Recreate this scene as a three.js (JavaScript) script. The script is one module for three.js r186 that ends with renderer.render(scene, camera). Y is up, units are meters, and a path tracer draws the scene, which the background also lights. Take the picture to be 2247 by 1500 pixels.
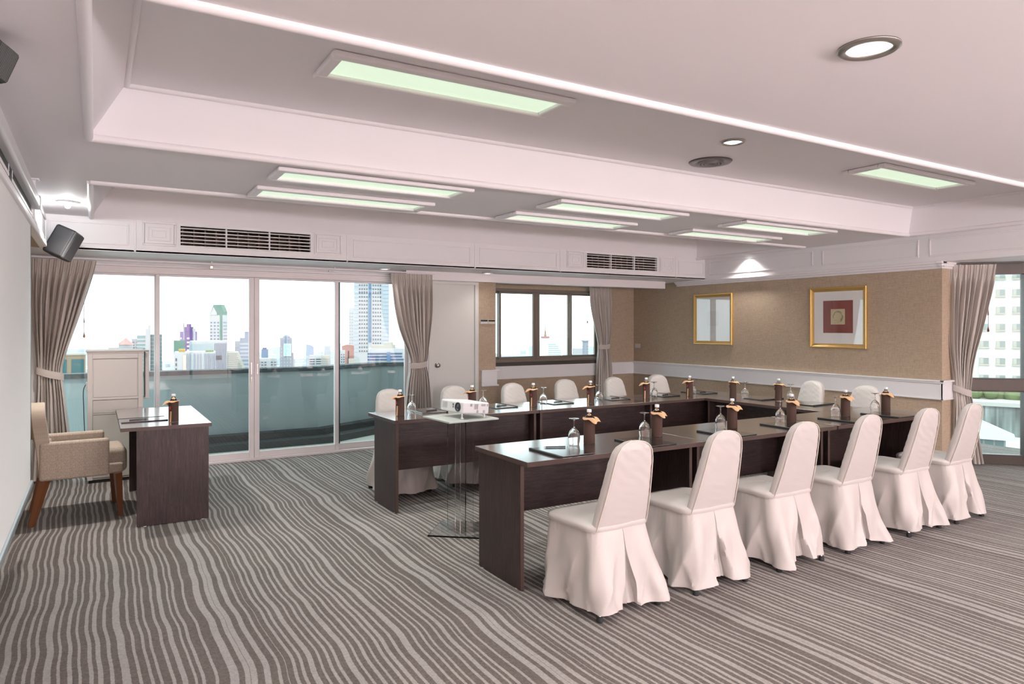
import * as THREE from 'three';
import { RoundedBoxGeometry } from 'three/addons/geometries/RoundedBoxGeometry.js';
import { mergeGeometries, toCreasedNormals, mergeVertices } from 'three/addons/utils/BufferGeometryUtils.js';
import { RectAreaLightUniformsLib } from 'three/addons/lights/RectAreaLightUniformsLib.js';
RectAreaLightUniformsLib.init();

// ---------------------------------------------------------------- camera, sky, sun, exposure
const scene = new THREE.Scene();
const FW = 2247, FH = 1500, FPX = 1528, YAW = 30.9 * Math.PI / 180, HORIZON = 716;
const camera = new THREE.PerspectiveCamera(2 * Math.atan(FH / 2 / FPX) * 180 / Math.PI, FW / FH, 0.05, 6000);
camera.position.set(0, 1.5, 0);
camera.rotation.set(0, -YAW, 0);
camera.setViewOffset(FW, FH, 0, FH / 2 - HORIZON, FW, FH);
const renderer = new THREE.WebGLRenderer({ antialias: true });
renderer.toneMapping = THREE.LinearToneMapping;
renderer.toneMappingExposure = 1.27;
renderer.shadowMap.enabled = true;

let seed0 = 7;
function rng(s) { let a = s >>> 0; return () => { a = (a + 0x6D2B79F5) >>> 0; let t = Math.imul(a ^ (a >>> 15), 1 | a); t = (t + Math.imul(t ^ (t >>> 7), 61 | t)) ^ t; return ((t ^ (t >>> 14)) >>> 0) / 4294967296; }; }
const hash = (x, y, s = 0) => { let h = Math.imul(x | 0, 374761393) ^ Math.imul(y | 0, 668265263) ^ Math.imul(s | 0, 2147483647 - 1013904223); h = Math.imul(h ^ (h >>> 13), 1274126177); return ((h ^ (h >>> 16)) >>> 0) / 4294967296; };
// tiling value noise, period px x py lattice cells
function vnoise(x, y, px, py, s = 0) {
  const xi = Math.floor(x), yi = Math.floor(y), fx = x - xi, fy = y - yi, m = (a, n) => ((a % n) + n) % n;
  const u = fx * fx * (3 - 2 * fx), v = fy * fy * (3 - 2 * fy);
  const a = hash(m(xi, px), m(yi, py), s), b = hash(m(xi + 1, px), m(yi, py), s), c = hash(m(xi, px), m(yi + 1, py), s), d = hash(m(xi + 1, px), m(yi + 1, py), s);
  return a + (b - a) * u + (c - a) * v + (a - b - c + d) * u * v;
}
function dataTex(w, h, fn, srgb = true) {
  const d = new Uint8Array(w * h * 4);
  for (let j = 0; j < h; j++) for (let i = 0; i < w; i++) { const c = fn(i, j), o = (j * w + i) * 4; d[o] = c[0]; d[o + 1] = c[1]; d[o + 2] = c[2]; d[o + 3] = 255; }
  const t = new THREE.DataTexture(d, w, h, THREE.RGBAFormat);
  t.wrapS = t.wrapT = THREE.RepeatWrapping; t.magFilter = THREE.LinearFilter; t.minFilter = THREE.LinearMipmapLinearFilter; t.generateMipmaps = true;
  if (srgb) t.colorSpace = THREE.SRGBColorSpace; t.needsUpdate = true; return t;
}
// thin bright overcast, the same all round
const skyTex = dataTex(1024, 512, (i, j) => {
  let n = 0, a = .5, f = 1; for (let o = 0; o < 5; o++) { n += a * vnoise(i / 1024 * 12 * f, j / 512 * 14 * f, 12 * f, 14 * f, o); a *= .5; f *= 2; }
  const c = Math.min(1, Math.max(0, (n - .36) * 3.2)), k = 232 + 22 * c;
  return [k * .92, k * .985, k];
});
skyTex.mapping = THREE.EquirectangularReflectionMapping;
scene.background = skyTex;
scene.backgroundIntensity = 3.2;

const sun = new THREE.DirectionalLight(new THREE.Color(1, .95, .88), 1.6);
sun.position.set(-60, 75, 42); sun.target.position.set(0, 0, 0);
sun.shadow.camera.left = -60; sun.shadow.camera.right = 60; sun.shadow.camera.top = 60; sun.shadow.camera.bottom = -60; sun.shadow.camera.far = 400;
scene.add(sun, sun.target);
const PANEL_I = 1.7, SPOT_I = 4, FILL_LAMP_I = 14;                // lamp strengths in candela, used in the builders of the lamps

// ---------------------------------------------------------------- helpers
const V3 = (x, y, z) => new THREE.Vector3(x, y, z);
const taken = {};
function numbered(n) { const k = taken[n] ?? 0; taken[n] = k + 1; return k ? n + '_' + String(k).padStart(3, '0') : n; }
function tag(o, label, category, group) { o.userData.label = label; o.userData.category = category; if (group) o.userData.group = group; return o; }
function thing(name, label, category, pos = [0, 0, 0], turn = 0, group) { const g = new THREE.Group(); g.name = numbered(name); g.position.set(...pos); g.rotation.y = turn; scene.add(g); return tag(g, label, category, group); }
function obj(name, geo, mat, parent) { const m = new THREE.Mesh(Array.isArray(geo) ? merge(geo) : geo, mat); m.name = name; if (parent) parent.add(m); return m; }
function struct(name, geo, mat, label) { const m = new THREE.Mesh(Array.isArray(geo) ? merge(geo) : geo, mat); m.name = name; m.userData = { kind: 'structure', label, category: name.split('_')[0] }; scene.add(m); return m; }
function structGroup(name, label) { const g = new THREE.Group(); g.name = name; g.userData = { kind: 'structure', label, category: name.split('_')[0] }; scene.add(g); return g; }
function merge(list) { const l = list.map(g => { const n = g.index ? g.toNonIndexed() : g; for (const k of Object.keys(n.attributes)) if (!['position', 'normal', 'uv'].includes(k)) n.deleteAttribute(k); return n; }); return mergeGeometries(l); }
function copyThing(o, pos, turn, label, group) { const c = o.clone(); c.name = numbered(o.name.replace(/_\d{3}$/, '')); c.position.set(...pos); c.rotation.y = turn; c.userData = { ...o.userData }; if (label) c.userData.label = label; if (group) c.userData.group = group; scene.add(c); return c; }
// box by ranges, uv in metres
function bx(x0, x1, y0, y1, z0, z1) {
  const g = new THREE.BoxGeometry(x1 - x0, y1 - y0, z1 - z0); g.translate((x0 + x1) / 2, (y0 + y1) / 2, (z0 + z1) / 2); return metreUV(g);
}
function rbx(x0, x1, y0, y1, z0, z1, r = .004, seg = 2) {
  r = Math.min(r, (x1 - x0) / 2.01, (y1 - y0) / 2.01, (z1 - z0) / 2.01);
  const g = new RoundedBoxGeometry(x1 - x0, y1 - y0, z1 - z0, seg, r); g.translate((x0 + x1) / 2, (y0 + y1) / 2, (z0 + z1) / 2); return metreUV(g);
}
function metreUV(g) {
  const p = g.attributes.position, n = g.attributes.normal, uv = new Float32Array(p.count * 2);
  for (let i = 0; i < p.count; i++) {
    const ax = Math.abs(n.getX(i)), ay = Math.abs(n.getY(i)), az = Math.abs(n.getZ(i));
    let u, v; if (ay >= ax && ay >= az) { u = p.getX(i); v = p.getZ(i); } else if (ax >= az) { u = p.getZ(i); v = p.getY(i); } else { u = p.getX(i); v = p.getY(i); }
    uv[2 * i] = u; uv[2 * i + 1] = v;
  }
  g.setAttribute('uv', new THREE.BufferAttribute(uv, 2)); return g;
}
// surface through a grid of points, fn(u, v) -> Vector3
function grid(fn, nu, nv, closedU = false) {
  const pos = [], uv = [], idx = [], w = nu + 1;
  for (let j = 0; j <= nv; j++) for (let i = 0; i <= nu; i++) { const p = fn(i / nu, j / nv); pos.push(p.x, p.y, p.z); uv.push(i / nu, j / nv); }
  for (let j = 0; j < nv; j++) for (let i = 0; i < nu; i++) { const a = j * w + i, b = a + 1, c = a + w, d = c + 1; idx.push(a, c, b, b, c, d); }
  const g = new THREE.BufferGeometry(); g.setAttribute('position', new THREE.Float32BufferAttribute(pos, 3)); g.setAttribute('uv', new THREE.Float32BufferAttribute(uv, 2)); g.setIndex(idx); g.computeVertexNormals();
  if (closedU) { const n = g.attributes.normal; for (let j = 0; j <= nv; j++) { const a = j * w, b = a + nu, x = n.getX(a) + n.getX(b), y = n.getY(a) + n.getY(b), z = n.getZ(a) + n.getZ(b), l = Math.hypot(x, y, z) || 1; n.setXYZ(a, x / l, y / l, z / l); n.setXYZ(b, x / l, y / l, z / l); } }
  return g;
}
// cloth or paper: the same grid with a front, a back and rims
function sheet(fn, nu, nv, th) {
  const P = [], N = [], w = nu + 1, e = 1e-3;
  for (let j = 0; j <= nv; j++) for (let i = 0; i <= nu; i++) {
    const u = i / nu, v = j / nv, p = fn(u, v), a = fn(Math.min(1, u + e), v).sub(fn(Math.max(0, u - e), v)), b = fn(u, Math.min(1, v + e)).sub(fn(u, Math.max(0, v - e)));
    P.push(p); N.push(a.cross(b).normalize());
  }
  const pos = [], uv = [], idx = [], k = P.length;
  for (const s of [1, -1]) for (let q = 0; q < k; q++) { const p = P[q].clone().addScaledVector(N[q], s * th / 2); pos.push(p.x, p.y, p.z); uv.push((q % w) / nu, Math.floor(q / w) / nv); }
  for (let j = 0; j < nv; j++) for (let i = 0; i < nu; i++) { const a = j * w + i, b = a + 1, c = a + w, d = c + 1; idx.push(a, b, c, b, d, c, a + k, c + k, b + k, b + k, c + k, d + k); }
  const rim = (a, b) => idx.push(a, a + k, b, b, a + k, b + k);
  for (let i = 0; i < nu; i++) { rim(i + 1, i); rim(nv * w + i, nv * w + i + 1); }
  for (let j = 0; j < nv; j++) { rim(j * w, (j + 1) * w); rim((j + 1) * w + nu, j * w + nu); }
  const g = new THREE.BufferGeometry(); g.setAttribute('position', new THREE.Float32BufferAttribute(pos, 3)); g.setAttribute('uv', new THREE.Float32BufferAttribute(uv, 2)); g.setIndex(idx); g.computeVertexNormals(); return g;
}
function lathe(pts, seg = 32) { return new THREE.LatheGeometry(pts.map(p => new THREE.Vector2(p[0], p[1])), seg); }
function tube(pts, r, seg = 24, rad = 8, closed = false) { return new THREE.TubeGeometry(new THREE.CatmullRomCurve3(pts.map(p => V3(...p)), closed, 'centripetal'), seg, r, rad, closed); }
function cyl(r0, r1, y0, y1, x = 0, z = 0, seg = 20) { const g = new THREE.CylinderGeometry(r1, r0, y1 - y0, seg); g.translate(x, (y0 + y1) / 2, z); return g; }
function rod(a, b, r0, r1 = r0, seg = 14) { const A = V3(...a), B = V3(...b), d = B.clone().sub(A), g = new THREE.CylinderGeometry(r1, r0, d.length(), seg); g.applyQuaternion(new THREE.Quaternion().setFromUnitVectors(V3(0, 1, 0), d.clone().normalize())); g.translate((A.x + B.x) / 2, (A.y + B.y) / 2, (A.z + B.z) / 2); return g; }
// tapered square leg between two points
function post(a, b, s0, s1) { const g = rod(a, b, s0 * .7071, s1 * .7071, 4).toNonIndexed(); g.computeVertexNormals(); return g; }
const sm = (a, b, x) => { const t = Math.min(1, Math.max(0, (x - a) / (b - a))); return t * t * (3 - 2 * t); };
function lerpKeys(keys, x) { if (x <= keys[0][0]) return keys[0][1]; for (let i = 1; i < keys.length; i++) if (x <= keys[i][0]) { const t = (x - keys[i - 1][0]) / (keys[i][0] - keys[i - 1][0]); return keys[i - 1][1] + (keys[i][1] - keys[i - 1][1]) * t; } return keys[keys.length - 1][1]; }
// smooth (monotone-ish) interpolation through keys
function smoothKeys(keys, x) { const n = keys.length; if (x <= keys[0][0]) return keys[0][1]; if (x >= keys[n - 1][0]) return keys[n - 1][1]; let i = 1; while (x > keys[i][0]) i++; const [x0, y0] = keys[i - 1], [x1, y1] = keys[i], sl = j => j <= 0 || j >= n - 1 ? 0 : (keys[j + 1][1] - keys[j - 1][1]) / (keys[j + 1][0] - keys[j - 1][0]); const h = x1 - x0, t = (x - x0) / h, m0 = (i === 1 ? (y1 - y0) / h : sl(i - 1)) * h, m1 = (i === n - 1 ? (y1 - y0) / h : sl(i)) * h; return (2 * t ** 3 - 3 * t * t + 1) * y0 + (t ** 3 - 2 * t * t + t) * m0 + (-2 * t ** 3 + 3 * t * t) * y1 + (t ** 3 - t * t) * m1; }

// ---------------------------------------------------------------- materials
const rgb = (r, g, b) => new THREE.Color().setRGB(r, g, b);
const std = (c, rough = .7, extra = {}) => new THREE.MeshStandardMaterial({ color: c instanceof THREE.Color ? c : new THREE.Color(c), roughness: rough, ...extra });
const phys = (c, rough = .5, extra = {}) => new THREE.MeshPhysicalMaterial({ color: c instanceof THREE.Color ? c : new THREE.Color(c), roughness: rough, ...extra });
const M = {};
// striped carpet, 1.16 m x 2.9 m repeat
{
  const W = 1536, H = 2048, WM = 1.16, HM = 2.9, R = rng(11), st = [];
  // widths in mm: light, dark alternately
  const seq = [17, 22, 13, 24, 27, 23, 11, 24, 11, 17, 10, 29, 12, 20, 19, 23, 9, 15, 12, 34, 11, 39, 30, 21, 18, 2, 22, 25, 22, 26, 12, 20, 3, 22, 13, 16, 12, 19, 21, 20, 10, 21, 12, 17, 12, 25, 24, 18, 10, 23, 15, 19, 10, 24, 14, 14];
  let tot = seq.reduce((a, b) => a + b, 0), x = 0; for (let i = 0; i < seq.length; i += 2) { st.push([x / tot, (x + seq[i]) / tot]); x += seq[i] + seq[i + 1]; }
  const lut = new Float32Array(4096).fill(0); for (const [a, b] of st) for (let i = Math.floor(a * 4096); i < b * 4096; i++) lut[i] = 1;
  const shift = j => { const v = j / H; return (11 * Math.sin(2 * Math.PI * (2 * v + .1)) + 2.6 * Math.sin(2 * Math.PI * (5 * v + .4)) + 1.6 * Math.sin(2 * Math.PI * (9 * v + .7)) + 7 * (vnoise(v * 9, 0, 9, 1, 3) - .5)) / 1000; };
  const isLight = (i, j) => { const u = i / W, v = j / H; let q = u * WM + shift(j) + .010 * (vnoise(u * 5, v * 9, 5, 9, 4) - .5) + .0022 * (hash(i, j, 5) - .5) + .002 * (vnoise(u * 120, v * 300, 120, 300, 6) - .5); q = (q / WM % 1 + 1) % 1; return lut[Math.floor(q * 4095.9)]; };
  M.carpetMap = dataTex(W, H, (i, j) => { const L = isLight(i, j), n = (hash(i, j, 8) - .5) * 26 + (vnoise(i / W * 160, j / H * 400, 160, 400, 9) - .5) * 24 + (vnoise(i / W * 7, j / H * 17, 7, 17, 10) - .5) * 9; return L ? [164 + n * .8, 160 + n * .8, 156 + n * .8] : [100 + n, 91 + n, 85 + n]; });
  M.carpetBump = dataTex(512, 512, (i, j) => { const n = 120 * hash(i, j, 21) + 130 * vnoise(i / 4, j / 4, 128, 128, 22); return [n, n, n]; }, false);
  M.carpetBump.repeat.set(6, 14);
  M.carpet = phys(rgb(1, 1, 1), .92, { sheen: .3, sheenRoughness: .5, sheenColor: rgb(.8, .8, .8), map: M.carpetMap, bumpMap: M.carpetBump, bumpScale: .004 });
  M.carpetSize = [WM, HM];
}
const grassTex = dataTex(512, 512, (i, j) => { const a = vnoise(i / 2, j / 26, 256, 20, 31), b = vnoise(i / 26, j / 2, 20, 256, 32), c = vnoise(i / 64, j / 64, 8, 8, 33), n = (a - .5) * 16 + (b - .5) * 20 + (c - .5) * 3; return [180 + n, 162 + n, 141 + n * .95]; });
grassTex.repeat.set(1.6, 1.6);
M.wallpaper = std(rgb(1, 1, 1), .85, { map: grassTex });
M.wallpaper.map.needsUpdate = true;
const woodTex = dataTex(1024, 512, (i, j) => { const w = vnoise(i / 90, j / 3, 12, 171, 41), f = vnoise(i / 24, j / 1.4, 43, 366, 42), c = vnoise(i / 256, j / 40, 4, 13, 43), n = (w - .5) * 26 + (f - .5) * 20 + (c - .5) * 12; return [54 + n * .8, 40 + n * .68, 39 + n * .64]; });
const woodTexV = woodTex.clone(); woodTexV.rotation = Math.PI / 2; woodTexV.needsUpdate = true;
M.wood = phys(rgb(1, 1, 1), .2, { map: woodTex, ior: 2.3, clearcoat: 1, clearcoatRoughness: .16 });
M.woodSide = phys(rgb(1, 1, 1), .38, { map: woodTex });
M.woodV = phys(rgb(1, 1, 1), .38, { map: woodTexV });
M.edge = phys('#4e3d38', .35);
M.ceil = std(rgb(.87, .84, .865), .75);
M.white = std(rgb(.84, .83, .845), .5);
M.trim = std(rgb(.86, .83, .85), .45);
M.doorPaint = std(rgb(.74, .74, .71), .5);
M.alu = std(rgb(.80, .74, .75), .38);
M.bronze = std(rgb(.20, .165, .135), .4, { metalness: .2 });  // brown lightened, flare from the bright sky mixed into the colour
M.bronzeW = std(rgb(.06, .046, .037), .4, { metalness: .2 });
M.bronzeDark = std(rgb(.06, .05, .042), .45);
M.glass = phys(rgb(.94, .975, .97), 0, { transmission: 1, thickness: 0, ior: 1.5 });
M.dark = std(rgb(.02, .018, .016), .8);
M.black = std(rgb(.015, .015, .017), .5);
M.blackGloss = phys(rgb(.012, .012, .013), .16, { clearcoat: .7, clearcoatRoughness: .1 });
M.rubber = std(rgb(.02, .02, .022), .7);
M.chrome = std(rgb(.75, .75, .76), .16, { metalness: 1 });
M.steel = std(rgb(.5, .48, .45), .3, { metalness: 1 });
const weave = dataTex(256, 256, (i, j) => { const a = vnoise(i / 1.5, j / 14, 170, 18, 51), b = vnoise(i / 14, j / 1.5, 18, 170, 52), n = (a + b - 1) * 60 + (hash(i, j, 53) - .5) * 26; return [162 + n, 149 + n, 135 + n]; });
weave.repeat.set(11, 11);
M.linen = phys(rgb(1, 1, 1), .9, { map: weave, sheen: .3, sheenRoughness: .6 });
const clothBump = dataTex(256, 256, (i, j) => { const n = 90 + 60 * vnoise(i / 1.5, j / 9, 170, 28, 61) + 60 * vnoise(i / 9, j / 1.5, 28, 170, 62); return [n, n, n]; }, false); clothBump.repeat.set(10, 10);
M.cover = phys(rgb(.53, .495, .475), .48, { sheen: .12, sheenRoughness: .4, sheenColor: rgb(1, .95, .9), bumpMap: clothBump, bumpScale: .0004 });
M.piping = phys(rgb(.60, .55, .49), .55);
M.curtain = phys(rgb(.55, .50, .46), .72, { sheen: .3, sheenRoughness: .5, bumpMap: clothBump, bumpScale: .0004 });
M.legWood = phys(rgb(.17, .062, .024), .35, { clearcoat: .3 });
M.acrylic = phys(rgb(.97, .985, .98), .02, { transmission: 1, thickness: .01, ior: 1.49 });
M.acrylicTop = phys(rgb(.62, .66, .62), .35, { transmission: .35, thickness: .01, ior: 1.49 });
M.glassware = phys(rgb(1, 1, 1), 0, { transmission: 1, thickness: .002, ior: 1.5 });
M.paperBrown = std(rgb(.062, .03, .021), .8);
M.paperTan = std(rgb(.60, .36, .19), .75);
M.cap = std(rgb(.8, .8, .84), .4);
M.redTag = std(rgb(.5, .03, .04), .6);
M.gold = phys(rgb(.62, .40, .13), .38, { metalness: .55 });
M.mat = std(rgb(.86, .85, .84), .8);
M.screen = std(rgb(.83, .84, .83), .85);
M.plastic = phys(rgb(.64, .63, .645), .4);
M.cabinet = std(rgb(.50, .475, .455), .6);
M.diffuser = new THREE.MeshStandardMaterial({ color: rgb(.7, .85, .66), roughness: .6, emissive: rgb(.80, 1, .78), emissiveIntensity: .52 });
M.lampGlow = new THREE.MeshStandardMaterial({ color: rgb(.9, .9, .9), emissive: rgb(1, .97, .94), emissiveIntensity: 2.4 });
M.sheer = phys(rgb(.96, .80, .76), 1, { transmission: .62, thickness: 0 });  // pink tint put in so the added blinds warm the light
M.parapet = std(rgb(.29, .355, .37), .8);
M.cappingDark = std(rgb(.055, .075, .082), 1);
M.ledge = std(rgb(.028, .032, .034), .55);
M.tile = std(rgb(.45, .48, .44), .5);
M.tileTan = std(rgb(.42, .26, .17), .6);

// ---------------------------------------------------------------- room shell
const XL = -.6, XR = 7.86, ZD = -8.2, ZW = -9.1, ZN = 3.2, XO = 9.6, YL = 2.5, YU = 2.78, YS = 2.2, T = .15;
{ // floor
  const g = merge([bx(XL - T, XO + T, -.12, 0, ZD - .06, ZN + T), bx(4.4, XO + T, -.12, 0, ZW - T, ZD - .06)]), uv = g.attributes.uv; for (let i = 0; i < uv.count; i++) uv.setXY(i, uv.getX(i) / M.carpetSize[0], uv.getY(i) / M.carpetSize[1]);
  struct('floor', g, M.carpet, 'taupe and grey wavy striped carpet over the whole floor');
}
// left wall, its upper band, near wall, outer right wall
struct('wall_left', [bx(XL - T, XL, 0, YS, ZD - T, ZN), bx(XL - T, XL + .215, YS, YU + .1, -7.42, ZN)], M.wallpaper, 'tan wallpapered wall behind the projection screen');
const bandL = structGroup('trim_1', 'white panelled band along the top of the left wall');
obj('band', bx(XL + .215, XL + .222, YS, YL, -7.42, ZN), M.white, bandL);
function panelFrame(parent, axis, c, a0, a1, y0, y1, w = .022, d = .012, s = 1) { // raised picture-frame moulding lying on a wall face
  const P = [[a0, a1, y0, y0 + w], [a0, a1, y1 - w, y1], [a0, a0 + w, y0 + w, y1 - w], [a1 - w, a1, y0 + w, y1 - w]].map(([p, q, r, t]) => axis === 'z' ? rbx(p, q, r, t, Math.min(c, c + s * d), Math.max(c, c + s * d), .005) : rbx(Math.min(c, c + s * d), Math.max(c, c + s * d), r, t, p, q, .005));
  return obj('panel_moulding', P, M.trim, parent);
}
for (const [a, b] of [[-7.3, -5.95], [-5.8, -4.4], [-4.25, -2.9]]) panelFrame(bandL, 'x', XL + .222, a, b, 2.245, 2.45);
obj('cornice', rbx(XL + .19, XL + .25, YS - .03, YS + .012, -7.42, ZN, .01), M.trim, bandL);
// unseen near wall; its wide window is added to light ceiling and chairs
struct('wall_near', [bx(XL, -.3, 0, 3, ZN, ZN + T), bx(9.3, XO, 0, 3, ZN, ZN + T), bx(-.3, 9.3, 0, .12, ZN, ZN + T), bx(-.3, 9.3, 2.42, 3, ZN, ZN + T)], M.wallpaper, 'tan wall behind the camera around an added wide window');
const winN = structGroup('window_3', 'wide window added as a light source behind the camera');
obj('frame', [bx(-.3, 9.3, .12, .19, ZN + .03, ZN + .1), bx(-.3, 9.3, 2.35, 2.42, ZN + .03, ZN + .1), ...[0, 1, 2, 3, 4].map(k => bx(-.3 + k * 2.3825, -.23 + k * 2.3825, .19, 2.35, ZN + .03, ZN + .1))], M.bronze, winN);
for (let k = 0; k < 4; k++) {
  const x0 = -.23 + k * 2.3825, x1 = x0 + 2.3125;
  obj('pane', bx(x0, x1, .19, 2.35, ZN + .06, ZN + .066), M.glass, winN);
  const b = thing('roller_blind', ['first', 'second', 'third', 'fourth'][k] + ' added light-warming blind from the left wall behind the camera', 'blind', [0, 0, 0], 0, 'added light-warming blinds');  // blinds added to send warm diffuse light into the room
  obj('sheer', sheet((u, v) => V3(x0 + (x1 - x0) * u, 2.4 - 2.24 * v, ZN - .03 + .001 * Math.sin(u * 40)), 24, 2, .0015), M.sheer, b); obj('tube', rod([x0, 2.415, ZN - .05], [x1, 2.415, ZN - .05], .022), M.plastic, b); obj('hem_bar', bx(x0, x1, .145, .162, ZN - .036, ZN - .024), M.plastic, b);
}
struct('wall_outer', [bx(XO, XO + T, 0, 3, -2.66, ZN + T)], M.wallpaper, 'tan side wall to the right of the camera');

// ceiling: lower level round two recessed trays
const TR = [{ z0: -4.3, z1: -2.35 }, { z0: -7.42, z1: -5.6 }], TX0 = -.03, TX1 = 7.62;
const ceiling = structGroup('ceiling', 'white painted ceiling with two recessed trays');
{
  const S = .12, L = [bx(XL + .215, TX0, YL, YL + S, -7.42, ZN), bx(TX1, XO + T, YL, YL + S, -7.42, ZN), bx(TX0, TX1, YL, YL + S, -5.6, -4.3), bx(TX0, TX1, YL, YL + S, -2.35, ZN)];
  obj('lower_ceiling', L, M.ceil, ceiling);
  for (const t of TR) {
    const flush = t.z0 < -7, a = V3(TX0, YL, t.z0), b = V3(TX1, YL, t.z0), c = V3(TX1, YL, t.z1), d = V3(TX0, YL, t.z1);
    const A = V3(TX0 + .17, YU, t.z0 + .1), B = V3(TX1 - .1, YU, t.z0 + .1), C = V3(TX1 - .1, YU, t.z1 - .1), D = V3(TX0 + .17, YU, t.z1 - .1);
    const quad = (p, q, r, s) => { const g = new THREE.BufferGeometry(); g.setFromPoints([p, q, r, p, r, s]); g.setAttribute('uv', new THREE.Float32BufferAttribute(new Float32Array(12), 2)); g.computeVertexNormals(); return g; };
    // inner faces plus an outer skin so that the tray has thickness
    const out = (p) => p.clone().add(V3(Math.sign(p.x - 3.8) * .1, .1, Math.sign(p.z - (t.z0 + t.z1) / 2) * .1));
    const side = (p, q, r, s) => [quad(p, q, r, s), quad(out(p), out(s), out(r), out(q))];
    obj('tray_side', [...side(b, a, A, B)], M.ceil, ceiling); obj('tray_side', [...side(a, d, D, A)], M.ceil, ceiling);
    obj('tray_side', [...side(c, b, B, C)], M.ceil, ceiling); obj('tray_side', [...side(d, c, C, D)], M.ceil, ceiling);
    obj('tray_top', bx(TX0 - .1, TX1 + .1, YU, YU + .1, t.z0 - .1, t.z1 + .1), M.ceil, ceiling);
    const run = (p, q, r) => rod([p.x, p.y, p.z], [q.x, q.y, q.z], r, r, 12);
    const up = V3(0, -.004, 0), e = p => p.clone().add(up);
    for (const [p, q] of flush ? [[d, a], [c, d], [b, c]] : [[a, b], [b, c], [c, d], [d, a]]) obj('moulding', run(e(p), e(q), .022), M.trim, ceiling);
    for (const [p, q] of [[A, B], [B, C], [C, D], [D, A]]) obj('moulding', run(e(p), e(q), .018), M.trim, ceiling);
  }
}
// closing roof over everything
struct('roof_slab', bx(XL - T, XO + T, 2.95, 3.1, ZW - T, ZN + T), M.white, 'concrete slab above the ceiling');

// soffit in front of the window wall, with panelled face
const soffit = structGroup('trim_2', 'white panelled air-conditioning soffit along the window wall');
{
  const zf = -7.42;
  // face is built round the two grille openings
  const holes = [[.70, 1.96], [5.59, 6.84]], y0 = YS, y1 = YL, hy0 = 2.285, hy1 = 2.47, cuts = [XL + .2, .70, 1.96, 5.59, 6.84, XR];
  const L = [bx(XL + .2, XR, y0, hy0, zf - .02, zf), bx(XL + .2, XR, hy1, y1 + .02, zf - .02, zf), bx(cuts[0], .70, hy0, hy1, zf - .02, zf), bx(1.96, 5.59, hy0, hy1, zf - .02, zf), bx(6.84, XR, hy0, hy1, zf - .02, zf)];
  obj('face', L, M.white, soffit);
  obj('underside', bx(XL - T, XR, YS - .005, YS + .015, ZD - .1, zf), M.white, soffit);
  obj('top_closer', bx(XL - T, XR + .1, YL + .0, YL + .02, ZD - T, zf - .02), M.white, soffit);
  for (const [a, b] of [[-.36, .27], [2.42, 3.86], [3.98, 5.12], [7.25, 7.76]]) panelFrame(soffit, 'z', zf, a, b, 2.255, 2.455, .016, .008);
  for (const x of [.32, 2.35, 3.92, 5.17, 7.2]) obj('joint_bead', rbx(x - .008, x + .008, YS + .002, YL, zf, zf + .006, .003), M.trim, soffit);
}
function airGrille(x0, x1, label) {
  const g = thing('air_grille', label, 'grille', [0, 0, 0]); const y0 = 2.285, y1 = 2.47, z = -7.42;
  obj('frame', [rbx(x0 - .012, x1 + .012, y0 - .012, y0, z - .04, z + .008, .003), rbx(x0 - .012, x1 + .012, y1, y1 + .012, z - .04, z + .008, .003), rbx(x0 - .012, x0, y0, y1, z - .04, z + .008, .003), rbx(x1, x1 + .012, y0, y1, z - .04, z + .008, .003)], M.white, g);
  for (let k = 0; k < 5; k++) { const y = y0 + .022 + k * .035; obj('slat', rbx(x0, x1, y, y + .009, z - .035, z + .002, .002), M.white, g); }
  for (let k = 1; k < 3; k++) { const x = x0 + (x1 - x0) * k / 3; obj('divider', rbx(x - .006, x + .006, y0, y1, z - .04, z + .005, .002), M.white, g); }
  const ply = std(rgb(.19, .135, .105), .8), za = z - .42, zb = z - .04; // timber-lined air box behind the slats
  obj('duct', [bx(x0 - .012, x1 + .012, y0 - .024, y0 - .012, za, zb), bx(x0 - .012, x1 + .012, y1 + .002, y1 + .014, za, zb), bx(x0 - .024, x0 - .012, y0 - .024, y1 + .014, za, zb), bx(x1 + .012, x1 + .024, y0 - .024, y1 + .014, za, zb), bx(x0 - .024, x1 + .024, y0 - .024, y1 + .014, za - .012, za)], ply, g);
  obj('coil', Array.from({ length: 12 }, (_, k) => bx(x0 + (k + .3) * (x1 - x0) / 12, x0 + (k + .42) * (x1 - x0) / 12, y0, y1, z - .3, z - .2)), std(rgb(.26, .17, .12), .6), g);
  return g;
}
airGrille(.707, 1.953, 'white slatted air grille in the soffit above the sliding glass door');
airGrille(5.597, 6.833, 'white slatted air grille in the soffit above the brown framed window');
function accessPanel(x0, x1, label) {
  const g = thing('access_panel', label, 'panel'); const z = -7.42;
  obj('lid', rbx(x0, x1, 2.29, 2.472, z, z + .010, .002), M.white, g); panelFrame(g, 'z', z, x0 - .022, x1 + .022, 2.268, 2.494, .017, .010);
  panelFrame(g, 'z', z + .009, x0 + .022, x1 - .022, 2.312, 2.45, .012, .007); panelFrame(g, 'z', z + .009, x0 + .06, x1 - .06, 2.345, 2.417, .01, .006);
}
accessPanel(.402, .647, 'small square access panel left of the grille above the sliding door');
accessPanel(2.016, 2.267, 'small square access panel right of the grille above the sliding door');
accessPanel(5.29, 5.53, 'small square access panel left of the grille above the brown window');
accessPanel(6.90, 7.13, 'small square access panel right of the grille above the brown window');

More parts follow.
